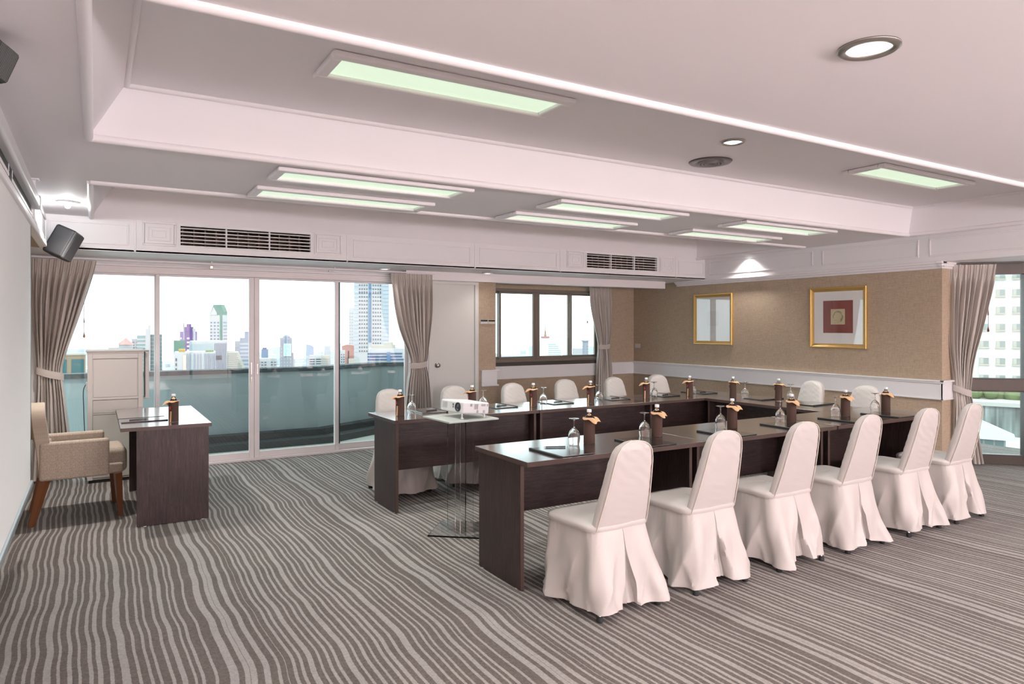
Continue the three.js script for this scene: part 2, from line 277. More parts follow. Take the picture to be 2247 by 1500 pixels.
// sliding glass door wall
struct('wall_back', [bx(XL - T, -.42, 0, 3, ZD - T, ZD), bx(-.42, 3.66, 2.12, 3, ZD - T, ZD), bx(3.44, 3.70, 0, 2.12, ZD - T, ZD), bx(3.66, 4.645, 2.09, 3, ZD - T, ZD)], M.white, 'white wall above and beside the sliding door');
const door1 = structGroup('door_1', 'white aluminium sliding glass door with four leaves onto the balcony');
{
  const z = ZD + .005;
  obj('frame', [rbx(-.42, 3.44, 2.05, 2.12, z - .13, z + .03, .005), rbx(-.42, 3.44, 0, .025, z - .13, z + .03, .003), rbx(-.42, -.38, .025, 2.05, z - .13, z + .03, .003), rbx(3.40, 3.44, .025, 2.05, z - .13, z + .03, .003)], M.alu, door1);
  obj('head_track', [rbx(-.42, 3.5, 2.075, 2.085, z + .03, z + .036, .002), rbx(-.42, 3.5, 2.12, 2.14, z - .01, z + .04, .004)], M.trim, door1);
  const leaf = (x0, x1, dz, stL, stR) => {
    const g = new THREE.Group(); g.name = 'leaf'; door1.add(g); const a = z - .05 + dz, b = z - .015 + dz;
    obj('leaf_frame', [rbx(x0, x0 + stL, .025, 2.05, a, b, .004), rbx(x1 - stR, x1, .025, 2.05, a, b, .004), rbx(x0 + stL, x1 - stR, .025, .095, a, b, .004), rbx(x0 + stL, x1 - stR, 2.03, 2.05, a, b, .004)], M.alu, g);
    obj('pane', bx(x0 + stL, x1 - stR, .095, 2.03, (a + b) / 2 - .003, (a + b) / 2 + .003), M.glass, g);
    return g;
  };
  leaf(-.38, .57, -.045, .04, .035); const l2 = leaf(.55, 1.535, 0, .035, .055), l3 = leaf(1.537, 2.5, 0, .055, .045); leaf(2.46, 3.40, -.045, .045, .04);
  obj('lock_pull', [rbx(1.495, 1.513, .96, 1.10, z - .015, z - .008, .003), rbx(1.497, 1.511, .87, .94, z - .015, z - .009, .003)], M.steel, l2);
  obj('lock_pull', [rbx(1.560, 1.576, .96, 1.08, z - .015, z - .010, .003), rbx(1.562, 1.574, .985, 1.055, z - .010, z - .008, .002)], M.steel, l3);
  obj('gasket', bx(2.505, 2.525, .095, 2.03, z - .07, z - .05), M.cappingDark, door1);
}
// plain white door beside it
const door2 = structGroup('door_2', 'plain white flush door right of the curtain');
obj('leaf', rbx(3.72, 4.33, .008, 2.05, ZD - .05, ZD - .012, .003), M.doorPaint, door2);
obj('frame', [rbx(3.66, 3.72, 0, 2.05, ZD - T, ZD + .012, .004), rbx(4.33, 4.385, 0, 2.05, ZD - T, ZD + .012, .004), rbx(3.66, 4.385, 2.05, 2.09, ZD - T, ZD + .012, .004)], M.doorPaint, door2);
{ const k = obj('knob', [lathe([[.0, 0], [.032, 0], [.032, .006], [.012, .012], [.012, .03], [.024, .038], [.028, .05], [.022, .06], [0, .063]], 24)], M.steel, door2); k.rotation.x = Math.PI / 2; k.position.set(3.785, 1.0, ZD - .012); }
struct('wall_column', [bx(4.385, 4.645, 0, 2.2, ZW - .05, ZD + .01)], M.wallpaper, 'tan wallpapered pier between the white door and the window');
struct('wall_door_backing', [bx(3.44, 4.4, 0, 3, ZD - T - .1, ZD - T)], M.white, 'wall closing the space behind the white door');
// pelmet in front of the window alcove
struct('trim_3', [rbx(3.3, 7.6, 2.085, 2.2, ZD + .02, ZD + .14, .006)], M.trim, 'white pelmet box above the white door and brown window');
// alcove ceiling
struct('ceiling_alcove', bx(4.645, XR, 2.19, 2.3, ZW, ZD + .02), M.white, 'white alcove ceiling above the brown window');
// back window wall
const WX0 = 4.86, WX1 = 7.16, WY0 = .955, WY1 = 2.075;
struct('wall_window', [bx(4.4, WX0, 0, 2.95, ZW - T, ZW), bx(WX1, XR + T, 0, 2.95, ZW - T, ZW), bx(WX0, WX1, 0, WY0, ZW - T, ZW), bx(WX0, WX1, WY1, 2.95, ZW - T, ZW)], M.wallpaper, 'tan wallpapered wall around the brown framed window');
const win1 = structGroup('window_1', 'brown aluminium framed sliding window with white sky behind');
{
  const z = ZW;
  obj('frame', [rbx(WX0, WX1, WY0, WY0 + .045, z - .12, z + .02, .004), rbx(WX0, WX1, WY1 - .045, WY1, z - .12, z + .02, .004), rbx(WX0, WX0 + .05, WY0, WY1, z - .12, z + .02, .004), rbx(WX1 - .05, WX1, WY0, WY1, z - .12, z + .02, .004)], M.bronze, win1);
  const sash = (x0, x1, dz, a, b) => { const g = new THREE.Group(); g.name = 'sash'; win1.add(g); const p = z - .07 + dz, q = z - .035 + dz, y0 = WY0 + .045, y1 = WY1 - .045; obj('sash_frame', [rbx(x0, x0 + a, y0, y1, p, q, .003), rbx(x1 - b, x1, y0, y1, p, q, .003), rbx(x0 + a, x1 - b, y0, y0 + .04, p, q, .003), rbx(x0 + a, x1 - b, y1 - .03, y1, p, q, .003)], M.bronze, g); obj('pane', bx(x0 + a, x1 - b, y0 + .04, y1 - .03, (p + q) / 2 - .003, (p + q) / 2 + .003), M.glass, g); };
  sash(WX0 + .05, 5.26, -.02, .04, .03); sash(5.23, 5.9, .02, .035, .06); sash(5.9, 6.58, .02, .06, .03); sash(6.53, WX1 - .05, -.02, .035, .04);
  obj('sill', rbx(WX0, WX1, WY0 - .055, WY0, z, z + .035, .004), M.bronzeDark, win1);
}
// right wall
struct('wall_right', [bx(XR, XR + .3, 0, 2.5, ZW - T, -4.08)], M.wallpaper, 'tan wallpapered wall with the two gold framed pictures');
struct('wall_return', [bx(XR + .0005, 8.2, 0, 2.2, -4.25, -4.075)], M.wallpaper, 'short tan return wall at the end of the picture wall');
const bandR = structGroup('trim_4', 'white panelled band along the top of the picture wall');
obj('band', bx(XR - .07, XO, YS, YL, -7.42, ZN).translate(0, 0, 0), M.white, bandR);
for (const [a, b] of [[-7.33, -5.6], [-5.47, -4.28], [-4.17, -2.98], [-2.86, -1.5]]) panelFrame(bandR, 'x', XR - .07, a, b, 2.255, 2.455, .018, .01, -1);
obj('cornice', [rbx(XR - .085, XR, 2.175, 2.205, ZD + .14, -4.02, .008), rbx(XR - .06, XR, 2.15, 2.18, ZD + .14, -4.03, .008), rbx(XR - .03, XR, 2.125, 2.152, ZD + .14, -4.05, .006), rbx(XR - .095, 8.15, 2.175, 2.205, -4.09, -4.02, .008), rbx(XR - .07, 8.12, 2.15, 2.18, -4.09, -4.035, .008), rbx(XR - .04, 8.1, 2.125, 2.152, -4.09, -4.05, .006)], M.trim, bandR);
// chair rails
function rail(name, label, boxes) { const g = structGroup(name, label); for (const [nm, b] of boxes) obj(nm, b, M.white, g); }
rail('trim_5', 'white chair rail along the picture wall', [
  ['rail_board', rbx(XR - .022, XR, .715, .90, ZW + .02, -4.055, .003)], ['rail_cap', rbx(XR - .05, XR, .90, .918, ZW + .02, -4.03, .005)], ['rail_cove', rbx(XR - .036, XR, .88, .90, ZW + .02, -4.045, .006)], ['rail_foot', rbx(XR - .032, XR, .705, .722, ZW + .02, -4.045, .004)],
  ['rail_board', rbx(XR - .022, 8.18, .715, .90, -4.075, -4.053, .003)], ['rail_cap', rbx(XR - .05, 8.18, .90, .918, -4.075, -4.027, .005)], ['rail_foot', rbx(XR - .032, 8.18, .705, .722, -4.075, -4.043, .004)]]);
rail('trim_6', 'white chair rail under the brown framed window', [['rail_board', rbx(4.645, XR - .02, .715, .90, ZW, ZW + .022, .003)], ['rail_cap', rbx(4.645, XR - .05, .895, .905, ZW, ZW + .034, .004)], ['rail_foot', rbx(4.645, XR - .03, .705, .722, ZW, ZW + .03, .004)]]);
rail('trim_7', 'short piece of white rail on the pier beside the white door', [['rail_board', rbx(4.42, 4.655, .715, .90, ZD + .01, ZD + .034, .003)], ['rail_cap', rbx(4.41, 4.69, .90, .918, ZD + .01, ZD + .06, .005)], ['rail_foot', rbx(4.415, 4.675, .700, .718, ZD + .01, ZD + .048, .004)]]);
// chamfered window at the right: local x runs along the window towards the camera side, local z = 0 is its plane, +z into the room
const CH = { x: 8.0, z: 8.0 - 12.245 };
const win2 = structGroup('window_2', 'tall brown framed window at the right looking onto a white hotel block');
win2.position.set(CH.x, 0, CH.z); win2.rotation.y = -Math.PI / 4;
{
  const y = [0, .10, .80, .93, 2.07, 2.2], x0 = .12, x1 = 2.28, mid = .93;
  // rotation -45deg sends local +x to (+x,+z); local +z to (-x,+z), the room side
  obj('frame', [rbx(x0, x1, 0, .10, -.10, .03, .004), rbx(x0, x1, .80, .93, -.10, .03, .004), rbx(x0, x1, 2.07, 2.2, -.10, .03, .004), rbx(x0, x0 + .06, .1, 2.07, -.1, .03, .004), rbx(mid - .045, mid + .045, .1, 2.07, -.1, .03, .004), rbx(x1 - .06, x1, .1, 2.07, -.1, .03, .004)], M.bronzeW, win2);
  obj('bead', [rbx(x0, x1, .925, .94, .03, .04, .003), rbx(x0, x1, .79, .80, .03, .04, .003), rbx(x0, x1, .10, .11, .03, .04, .003)], M.bronzeDark, win2);
  for (const [a, b] of [[x0 + .06, mid - .045], [mid + .045, x1 - .06]]) { obj('pane', bx(a, b, .10, .80, -.03, -.024), M.glass, win2); obj('pane', bx(a, b, .93, 2.07, -.03, -.024), M.glass, win2); }
}
// wall above the chamfered window, closing up to the roof
{ const g = structGroup('wall_chamfer', 'wall above the tall window at the right'); g.position.copy(win2.position); g.rotation.y = win2.rotation.y; obj('upper_wall', bx(-.1, 2.4, 2.2, 3.0, -.12, .03), M.white, g); obj('jamb', bx(-.1, .12, 0, 2.2, -.12, .03), M.wallpaper, g); obj('jamb', bx(2.28, 2.4, 0, 2.2, -.12, .03), M.wallpaper, g); }
struct('ceiling_bay', bx(XR - .06, XO + T, 2.195, 2.205, -4.25, ZN), M.white, 'low white ceiling of the bay in front of the tall window');

// ---------------------------------------------------------------- lamps
function troffer(x0, z0, y, label) { // 1.38 x 0.37 fluorescent panel with a painted frame
  const w = 1.38, d = .37, g = thing('ceiling_light_panel', label, 'ceiling light', [x0, y, z0], 0, 'fluorescent ceiling panels'), f = .06;
  obj('frame', [rbx(0, w, -.032, -.001, 0, f, .012, 3), rbx(0, w, -.032, -.001, d - f, d, .012, 3), rbx(0, f, -.032, -.001, f, d - f, .012, 3), rbx(w - f, w, -.032, -.001, f, d - f, .012, 3)], M.trim, g);
  obj('diffuser', bx(f, w - f, -.008, -.002, f, d - f), M.diffuser, g);
  // the tubes behind the diffuser: three soft lamps along the panel
  for (const k of [-1, 0, 1]) { const l = new THREE.SpotLight(rgb(.98, 1, .95), PANEL_I, 0, 1.13, .6, 2); l.position.set(w / 2 + k * .42, -.03, d / 2); l.target.position.set(w / 2 + k * .42, -1, d / 2); l.shadow.radius = 6; l.name = 'panel_lamp'; g.add(l, l.target); }
  return g;
}
const COL = [.975, 3.11, 5.22], colName = ['left', 'middle', 'right'];
troffer(.94, -3.535, YU, 'large nearest fluorescent ceiling panel in the front tray');
troffer(5.28, -3.535, YU, 'fluorescent ceiling panel at the right end of the front tray');
COL.forEach((x, k) => troffer(x, -4.82, YL, `${colName[k]} fluorescent panel of the row next to the front tray`));
COL.forEach((x, k) => troffer(x, -5.5, YL, `${colName[k]} fluorescent panel of the row next to the rear tray`));
COL.forEach((x, k) => troffer(x, .7, YL, `${colName[k]} fluorescent panel on the ceiling behind the camera`));
function downlight(x, y, z, r, ringMat, label, bright = 1) {
  const g = thing('downlight', label, 'downlight', [x, y, z], 0, 'round recessed downlights');
  obj('trim_ring', lathe([[r * .72, -.001], [r * .74, -.012], [r * .9, -.014], [r, -.006], [r, -.001], [r * .72, -.001]], 40), ringMat, g);
  obj('lamp', lathe([[0, -.014], [r * .45, -.012], [r * .7, -.003], [r * .7, -.001], [0, -.001]], 32), M.lampGlow, g);
  const s = new THREE.SpotLight(rgb(1, .93, .88), SPOT_I * bright, 0, 1.15, .7, 2); s.position.set(0, -.03, 0); s.target.position.set(0, -1, 0); s.shadow.radius = 3; s.name = 'down_lamp'; g.add(s, s.target);
}
downlight(2.38, YL, -1.485, .105, M.steel, 'large bronze ringed downlight on the near ceiling at upper right');
downlight(3.785, YU, -3.35, .085, M.steel, 'bronze ringed downlight in the front tray beside the round vent');
downlight(-.19, YL, -6.62, .075, M.white, 'bright downlight at the left above the wall speaker', 2.6);
{ const g = scene.getObjectByName('downlight_002'); const b = obj('bulb', new THREE.SphereGeometry(.022, 16, 12).translate(0, -.035, 0), M.lampGlow, g); const l = new THREE.PointLight(rgb(.95, 1, 1), .5, 0, 2); l.position.set(0, -.035, 0); l.name = 'bulb_lamp'; g.add(l); }
downlight(2.97, YS - .005, -7.93, .07, M.white, 'small downlight in the soffit left of the middle curtain', .12);
downlight(4.36, YS - .005, -7.9, .07, M.white, 'small downlight in the soffit above the white door', .12);
downlight(7.7, YL, -6.6, .07, M.white, 'downlight at the right grazing the white panelled band', 1);
downlight(5.6, YL, -1.2, .105, M.steel, 'bronze ringed downlight right of the camera out of view');
downlight(.6, YL, -1.2, .105, M.steel, 'bronze ringed downlight left of the camera out of view');
{ const g = thing('round_air_vent', 'round dark grey ceiling air vent in the front tray', 'vent', [4.1, YU, -3.85]); const ring = (r0, r1, y) => lathe([[r0, y], [r1 - .004, y - .006], [r1, y], [r1, y + .006], [r0, y]], 40);
  const vm = std(rgb(.20, .19, .19), .4, { metalness: .4 });
  obj('flange', lathe([[.10, -.002], [.12, -.012], [.155, -.012], [.165, -.001], [.10, -.001]], 48), vm, g); for (const r of [.035, .058, .081]) obj('cone_ring', lathe([[r, -.004], [r + .006, -.022], [r + .012, -.022], [r + .014, -.004]], 40), vm, g); obj('back_plate', lathe([[0, -.003], [.1, -.003], [.1, -.001], [0, -.001]], 40), vm, g); }
tag(obj('ceiling_bracket', [rbx(-.385, -.325, YL - .012, YL - .001, -5.73, -5.66, .003), rbx(-.365, -.345, YL - .09, YL - .01, -5.705, -5.69, .002)], M.white, scene), 'small white bracket under the ceiling above the screen casing', 'bracket');

// unseen fill lamps in floor lamp form, added to brighten ceiling and chair backs
const M_fillShade = new THREE.MeshStandardMaterial({ color: rgb(.8, .7, .66), emissive: rgb(1, .88, .84), emissiveIntensity: 1.2, roughness: .9 });
[.5, 2.9, 5.3, 7.7].forEach((x, k) => {
  const g = thing('floor_lamp', ['first', 'second', 'third', 'fourth'][k] + ' added fill lamp behind the camera counted from the left wall', 'lamp', [x, 0, 2.5], 0, 'added fill lamps behind the camera');
  obj('base', lathe([[0, 0], [.15, 0], [.15, .012], [.02, .03], [0, .03]], 32), M.bronze, g); obj('pole', cyl(.012, .012, .03, 1.4, 0, 0, 14), M.bronze, g);
  obj('shade', lathe([[.0, 1.42], [.21, 1.42], [.22, 1.44], [.17, 1.82], [.16, 1.83], [0, 1.83]], 36), M_fillShade, g);
  const l = new THREE.PointLight(rgb(1, .93, .965), FILL_LAMP_I, 0, 2); l.position.set(0, 1.62, 0); l.shadow.radius = 9; l.name = 'bulb'; g.add(l);
});

// ---------------------------------------------------------------- tables
const TL = 1.375, TD = .62, TH = .75;
const edgeG = { };
function makeTable(label, pos, turn, group) {
  const g = thing('conference_table', label, 'table', pos, turn, group), h = TL / 2, d = TD / 2;
  obj('tabletop', rbx(-h, h, TH - .028, TH, -d, d, .002), M.wood, g);
  for (const s of [-1, 1]) { const x0 = s < 0 ? -h + .018 : h - .043; obj('leg', rbx(x0, x0 + .025, .006, TH - .028, -d + .02, d - .105, .0015), M.woodV, g); for (const z of [-d + .06, d - .16]) obj('glide', cyl(.012, .012, 0, .006, x0 + .0125, z, 10), M.cap, g); }
  const y0 = TH - .0275, y1 = TH - .0012, e = .0008;
  for (const q of [bx(-h + .002, h - .002, y0, y1, d, d + e), bx(-h + .002, h - .002, y0, y1, -d - e, -d), bx(-h - e, -h, y0, y1, -d + .002, d - .002), bx(h, h + e, y0, y1, -d + .002, d - .002)]) obj('edge_band', q, M.edge, g);
  for (const s of [-1, 1]) { const x0 = s < 0 ? -h + .018 : h - .043; obj('leg_edge_band', bx(x0 + .001, x0 + .024, .008, TH - .029, d - .105, d - .1042), M.edge, g); obj('leg_edge_band', bx(x0 + .001, x0 + .024, .008, TH - .029, -d + .0192, -d + .02), M.edge, g); }
  obj('modesty_panel', bx(-h + .043, h - .043, .33, TH - .028, -d + .10, -d + .118), M.woodSide, g);
  return g;
}
// near row (users on the camera side)
const ZNR = -3.56, ZFR = -5.55;
const tb0 = makeTable('dark wood table at the near row end beside the acrylic stand', [2.045 + TL / 2, 0, ZNR], 0, 'dark conference tables in a U');
copyThing(tb0, [3.428 + TL / 2, 0, ZNR], 0, 'middle dark wood table of the row nearest the camera');
copyThing(tb0, [4.828 + TL / 2, 0, ZNR], 0, 'dark wood table at the far right end of the near row');
copyThing(tb0, [2.045 + TL / 2, 0, ZFR], Math.PI, 'dark wood table behind the acrylic stand, in the row by the windows');
copyThing(tb0, [3.425 + TL / 2, 0, ZFR], Math.PI, 'middle dark wood table of the row by the windows');
copyThing(tb0, [4.805 + TL / 2, 0, ZFR], Math.PI, 'dark wood table at the right end of the row by the windows');
{ const c = copyThing(tb0, [5.81, 0, (ZNR + ZFR) / 2], Math.PI / 2, 'dark wood cross table closing the U shape at its right end'); c.scale.x = .985; c.position.set(5.81, 0, (-3.872 - 5.238) / 2); c.scale.x = (5.238 - 3.872) / TL - .004; }
copyThing(tb0, [.47, 0, -6.555], -Math.PI / 2, 'dark wood desk standing alone before the fabric armchair', 'desk');
scene.children[scene.children.length - 1].userData.group = undefined; delete scene.children[scene.children.length - 1].userData.group;

// ---------------------------------------------------------------- chairs in slip covers (front towards local -z)
function chairGeo(seed) {
  const R = rng(seed), ph = Array.from({ length: 12 }, () => R() * 6.283);
  // back rest
  const K = { w: [[.42, .188], [.5, .178], [.6, .166], [.7, .153], [.8, .14], [.85, .127], [.88, .104], [.897, .07], [.906, .03], [.908, .004]], z: [[.42, .125], [.5, .148], [.6, .174], [.7, .199], [.8, .222], [.908, .246]], t: [[.42, .03], [.6, .036], [.8, .034], [.87, .03], [.9, .02], [.908, .003]] };
  const ys = []; for (let i = 0; i <= 26; i++) ys.push(.42 + .38 * i / 26); for (const y of [.815, .83, .845, .858, .87, .88, .888, .895, .9, .9035, .906, .908]) ys.push(y);
  const sup = (a, n) => { const c = Math.cos(a), s = Math.sin(a); return [Math.sign(c) * Math.abs(c) ** (2 / n), Math.sign(s) * Math.abs(s) ** (2 / n)]; };
  const wr = (y, x) => .0016 * Math.sin(90 * y + ph[0] + 9 * x) * sm(.55, .8, y) + .0012 * Math.sin(140 * y + ph[1] - 14 * x);
  const back = toCreasedNormals(grid((u, v) => { const y = lerpKeys(ys.map((q, i) => [i / (ys.length - 1), q]), v), w = lerpKeys(K.w, y), t = lerpKeys(K.t, y), z = lerpKeys(K.z, y), [c, s] = sup(-u * 6.2831853, 4.2), bow = .014 * (1 - c * c); return V3(c * w, y, z + s * t + wr(y, c) * Math.abs(s) - bow * (s > 0 ? .2 : .9)); }, 64, ys.length - 1, true), 1.2);
  const outline = []; for (let i = 0; i <= 40; i++) { const y = .44 + .466 * Math.sin(i / 40 * Math.PI / 2); outline.push([-lerpKeys(K.w, y) * .955, y - .001, lerpKeys(K.z, y) + lerpKeys(K.t, y) * .86]); }
  const pts = [...outline, ...outline.slice(0, -1).reverse().map(p => [-p[0], p[1], p[2]])];
  const piping = tube(pts, .0032, 110, 6);
  // seat cushion
  const per = (q, hx, z0, z1, r) => { // rounded rectangle, q in 0..1, start middle of the rear edge, towards +x
    const seg = [hx - r, r * 1.5708, (z1 - z0) - 2 * r, r * 1.5708, 2 * (hx - r), r * 1.5708, (z1 - z0) - 2 * r, r * 1.5708, hx - r], tot = seg.reduce((a, b) => a + b, 0); let s = q * tot, k = 0; while (k < 8 && s > seg[k]) { s -= seg[k]; k++; }
    const A = s / r;
    switch (k) {
      case 0: return [s, z1, 0, 1]; case 1: return [hx - r + r * Math.sin(A), z1 - r + r * Math.cos(A), Math.sin(A), Math.cos(A)]; case 2: return [hx, z1 - r - s, 1, 0]; case 3: return [hx - r + r * Math.cos(A), z0 + r - r * Math.sin(A), Math.cos(A), -Math.sin(A)];
      case 4: return [hx - r - s, z0, 0, -1]; case 5: return [-hx + r - r * Math.sin(A), z0 + r - r * Math.cos(A), -Math.sin(A), -Math.cos(A)]; case 6: return [-hx, z0 + r + s, -1, 0]; case 7: return [-hx + r - r * Math.cos(A), z1 - r + r * Math.sin(A), -Math.cos(A), Math.sin(A)]; default: return [-hx + r + s, z1, 0, 1];
    }
  };
  const sk = [[0, 1, .432], [.16, 1.012, .446], [.3, 1, .458], [.45, .95, .467], [.62, .84, .474], [.8, .55, .48], [1, .02, .483]];
  const seat = grid((u, v) => { const k = lerpKeys(sk.map(s => [s[0], s[1]]), v), y = lerpKeys(sk.map(s => [s[0], s[2]]), v), [x, z] = per(1 - u, .212, -.262, .165, .07); return V3(x * k, y + .0015 * Math.sin(x * 30 + ph[2]) * Math.sin(z * 26 + ph[3]), -.05 + (z + .05) * k); }, 72, 16, true);
  // skirt, with an inverted pleat in the middle of its rear side
  const NP = 7, NR = 150, cols = NR + 2 * NP, f = (ci, v) => {
    const drop = v, hx = .202 + .03 * v ** .9, z0 = -.258 - .05 * v, z1 = .158 + .075 * v ** .8, r = .07 - .01 * v, pw = .001 + .052 * sm(.16, 1, v), pd = .001 + .055 * sm(.16, .8, v);
    let x, z, nx, nz, q;
    const rear = (hx - r);
    if (ci <= NP || ci >= cols - NP) { const s = ci <= NP ? 1 : -1, c = ci <= NP ? ci : cols - ci, inner = c < NP; q = s > 0 ? 0 : 1; x = s * (inner ? Math.min(pw * 1.12 * c / (NP - 1), rear) : pw); z = z1 - (inner ? pd * (1 - .12 * (c / (NP - 1))) : 0); nx = 0; nz = 1; if (inner) z += .006 * Math.sin(9 * c + ph[4]) * v; }
    else { const t = (ci - NP) / NR, tot = 4 * (hx - r) + 2 * (z1 - z0 - 2 * r) + 4 * r * 1.5708, qa = pw / tot; q = qa + (1 - 2 * qa) * t;[x, z, nx, nz] = per(q, hx, z0, z1, r); }
    let o = 0;
    if (!(ci < NP || ci > cols - NP)) {
      const a = q * 6.2831853;
      o += v * (.015 * Math.sin(5 * a + ph[5] + 1.6 * v) + .012 * Math.sin(9 * a + ph[6] - 2.6 * v) + .006 * Math.sin(15 * a + ph[7] + 2.5 * v));
      o += .02 * Math.sin(3.1 * v + ph[8]) * Math.sin(7 * a + ph[9] + 3 * v) * v;
      const side = Math.abs(nx) > .5 || nz < -.5 ? 1 : .15; o += side * .0028 * Math.sin(q * 620) * Math.exp(-v * 9) * sm(0, .02, v);
      // diagonal pull from the rear corner to the seat
      const dc = Math.min(Math.abs(q - .115), Math.abs(q - .885)); o += .016 * Math.exp(-((dc - .05 * (1 - v)) ** 2) / .0009) * sm(.1, .8, v);
      const rg = Math.abs(Math.sin(3.5 * a + ph[11] + 1.9 * v)); o += .024 * (1 - rg) ** 3 * sm(.15, .85, v);
      const rh = Math.abs(Math.sin(6 * a + ph[4] - 2.4 * v)); o += .012 * (1 - rh) ** 4 * sm(.3, 1, v) - .004 * v;
      if (v > .955) o += .002;
    }
    return V3(x + nx * o, .442 - (.405 + .008 * Math.sin(q * 18 + ph[10]) + (ci <= NP || ci >= cols - NP ? -.006 : 0)) * drop, z + nz * o);
  };
  const skirt = toCreasedNormals(grid((u, v) => f(Math.round(u * cols), v), cols, 30, true), 1.0);
  return { back, piping, seat, skirt };
}
function makeChair(seed) {
  const G = chairGeo(seed), g = new THREE.Group(); g.name = 'banquet_chair';
  obj('back_cover', G.back, M.cover, g); obj('piping', G.piping, M.piping, g); obj('seat_cover', G.seat, M.cover, g); obj('skirt', G.skirt, M.cover, g);
  for (const [x, z, dz] of [[.205, .215, .02], [-.205, .215, .02], [.19, -.215, -.012], [-.19, -.215, -.012]]) { const L = obj('leg', rod([x * .84, .22, z * .72], [x, .018, z], .011, .011, 14), M.chrome, g); obj('foot', lathe([[0, 0], [.016, 0], [.018, .006], [.016, .026], [.012, .03], [0, .03]], 16).translate(x, 0, z), M.rubber, L); }
  return g;
}
const chairProto = [makeChair(3), makeChair(17), makeChair(29), makeChair(41)];
function chair(k, x, z, turn, label, group) { const c = chairProto[k % 4].clone(); c.name = numbered('banquet_chair'); c.position.set(x, 0, z); c.rotation.y = turn; tag(c, label, 'chair', group); scene.add(c); return c; }
const ord = ['first', 'second', 'third', 'fourth', 'fifth', 'sixth'];
[2.392, 3.081, 3.794, 4.467, 5.187, 5.812].forEach((x, i) => chair(i, x, -3.03, [.05, .02, 0, .03, .02, .04][i], i === 0 ? 'cream slip-covered chair nearest the camera, first of the near row' : i === 5 ? 'cream slip-covered chair last in the near row, by the right window' : `cream slip-covered chair, ${ord[i]} from the left in the near row`, 'covered chairs along the near row'));
const farChairX = [2.41, 3.085, 3.77, 4.53, 5.23, 5.93];
farChairX.forEach((x, i) => chair(i + 1, x, [-6.03, -6.08, -6.03, -6.17, -6.16, -6.22][i], Math.PI + [.05, -.04, .06, 0, .05, -.1][i], i === 0 ? 'cream covered chair before the balcony glass, leftmost of the far row' : i === 1 ? 'cream covered chair in front of the white door, behind the projector' : i === 5 ? 'cream covered chair in the room corner, last of the far row' : `cream covered chair, ${ord[i]} from the left in the far row`, 'covered chairs along the far row'));
chair(0, 6.50, -4.86, Math.PI / 2 - .05, 'cream covered chair at the cross table, further from the right window', 'covered chairs at the cross table');
chair(2, 6.41, -4.17, Math.PI / 2 + .04, 'cream covered chair at the cross table, nearer the right window', 'covered chairs at the cross table');

// ---------------------------------------------------------------- bottles, glasses, pads, pens
const bottleP = (() => {
  const g = new THREE.Group(); g.name = 'water_bottle'; // collar opens towards local +z
  obj('bottle', lathe([[0, .003], [.026, .001], [.030, .006], [.0305, .15], [.026, .172], [.0135, .188], [.0125, .198], [0, .198]], 28), phys(rgb(.95, .97, 1), .05, { transmission: 1, thickness: .06, ior: 1.33 }), g);
  obj('cap', lathe([[0, .199], [.0145, .199], [.0150, .202], [.0150, .216], [.0135, .218], [0, .218]], 24), M.cap, g);
  const rim = a => .166 - .034 * Math.exp(-(a * a) / .12);
  obj('sleeve', sheet((u, v) => { const a = (u - .5) * 6.2831853, y = .002 + (rim(a) - .002) * v, k = 1 + .05 * Math.sin(2 * a + 1) + .03 * (1 - v); return V3(Math.sin(a) * .0345 * k, y, Math.cos(a) * .0335 * k); }, 48, 8, .0012), M.paperBrown, g);
  obj('collar', sheet((u, v) => { const a = (u - .5) * 6.2831853, y = rim(a), flap = .008 + .05 * (Math.exp(-((Math.abs(a) - .75) ** 2) / .16)) + .014 * Math.exp(-((Math.abs(a) - 1.9) ** 2) / .3), k = 1 + .05 * Math.sin(2 * a + 1), dy = -.62 * flap * v + .012 * Math.sin(v * 3) * flap / .05, out = .80 * flap * v; return V3(Math.sin(a) * (.0348 * k + out), y + dy + .0012, Math.cos(a) * (.0338 * k + out)); }, 64, 8, .0012), M.paperTan, g);
  const t = obj('tag', rbx(-.007, .007, -.012, .012, -.0006, .0006, .0005), M.redTag, g); t.position.set(.0395, .112, .006); t.rotation.y = 1.3; t.rotation.x = .1;
  obj('flap_tail', sheet((u, v) => V3(.034 + .006 * v * v, .085 - .083 * v, -.004 + .012 * u), 4, 10, .0012), M.paperTan, g);
  return g;
})();
const glassP = (() => { const g = new THREE.Group(); g.name = 'wine_glass'; // standing upside down
  obj('bowl', lathe([[.0312, 0], [.036, .02], [.0385, .042], [.036, .065], [.028, .085], [.016, .099], [.007, .105], [0, .106], [0, .101], [.010, .0965], [.024, .082], [.0335, .064], [.0365, .042], [.034, .02], [.0298, 0], [.0312, 0]], 40), M.glassware, g);
  obj('stem', lathe([[0, .1062], [.0065, .1062], [.0042, .114], [.0038, .14], [.006, .156], [0, .156]], 20), M.glassware, g);
  obj('foot', lathe([[0, .1563], [.007, .1563], [.02, .161], [.0325, .1635], [.033, .165], [.02, .1655], [0, .1655], [0, .1563]], 36), M.glassware, g); return g; })();
const padP = (() => { const g = new THREE.Group(); g.name = 'leather_pad'; obj('folder', rbx(-.12, .12, 0, .009, -.165, .165, .003), M.blackGloss, g); obj('spine', rbx(-.122, -.104, 0, .0115, -.166, .166, .003), M.black, g); return g; })();
const penP = (() => { const g = new THREE.Group(); g.name = 'pen'; obj('barrel', rod([-.07, .0045, 0], [.05, .0045, 0], .0042, .0042, 10), M.blackGloss, g); obj('tip', rod([.05, .0045, 0], [.066, .0045, 0], .0042, .0008, 10), M.steel, g); obj('clip', rbx(-.068, -.03, .0085, .0097, -.0012, .0012, .0004), M.chrome, g); return g; })();
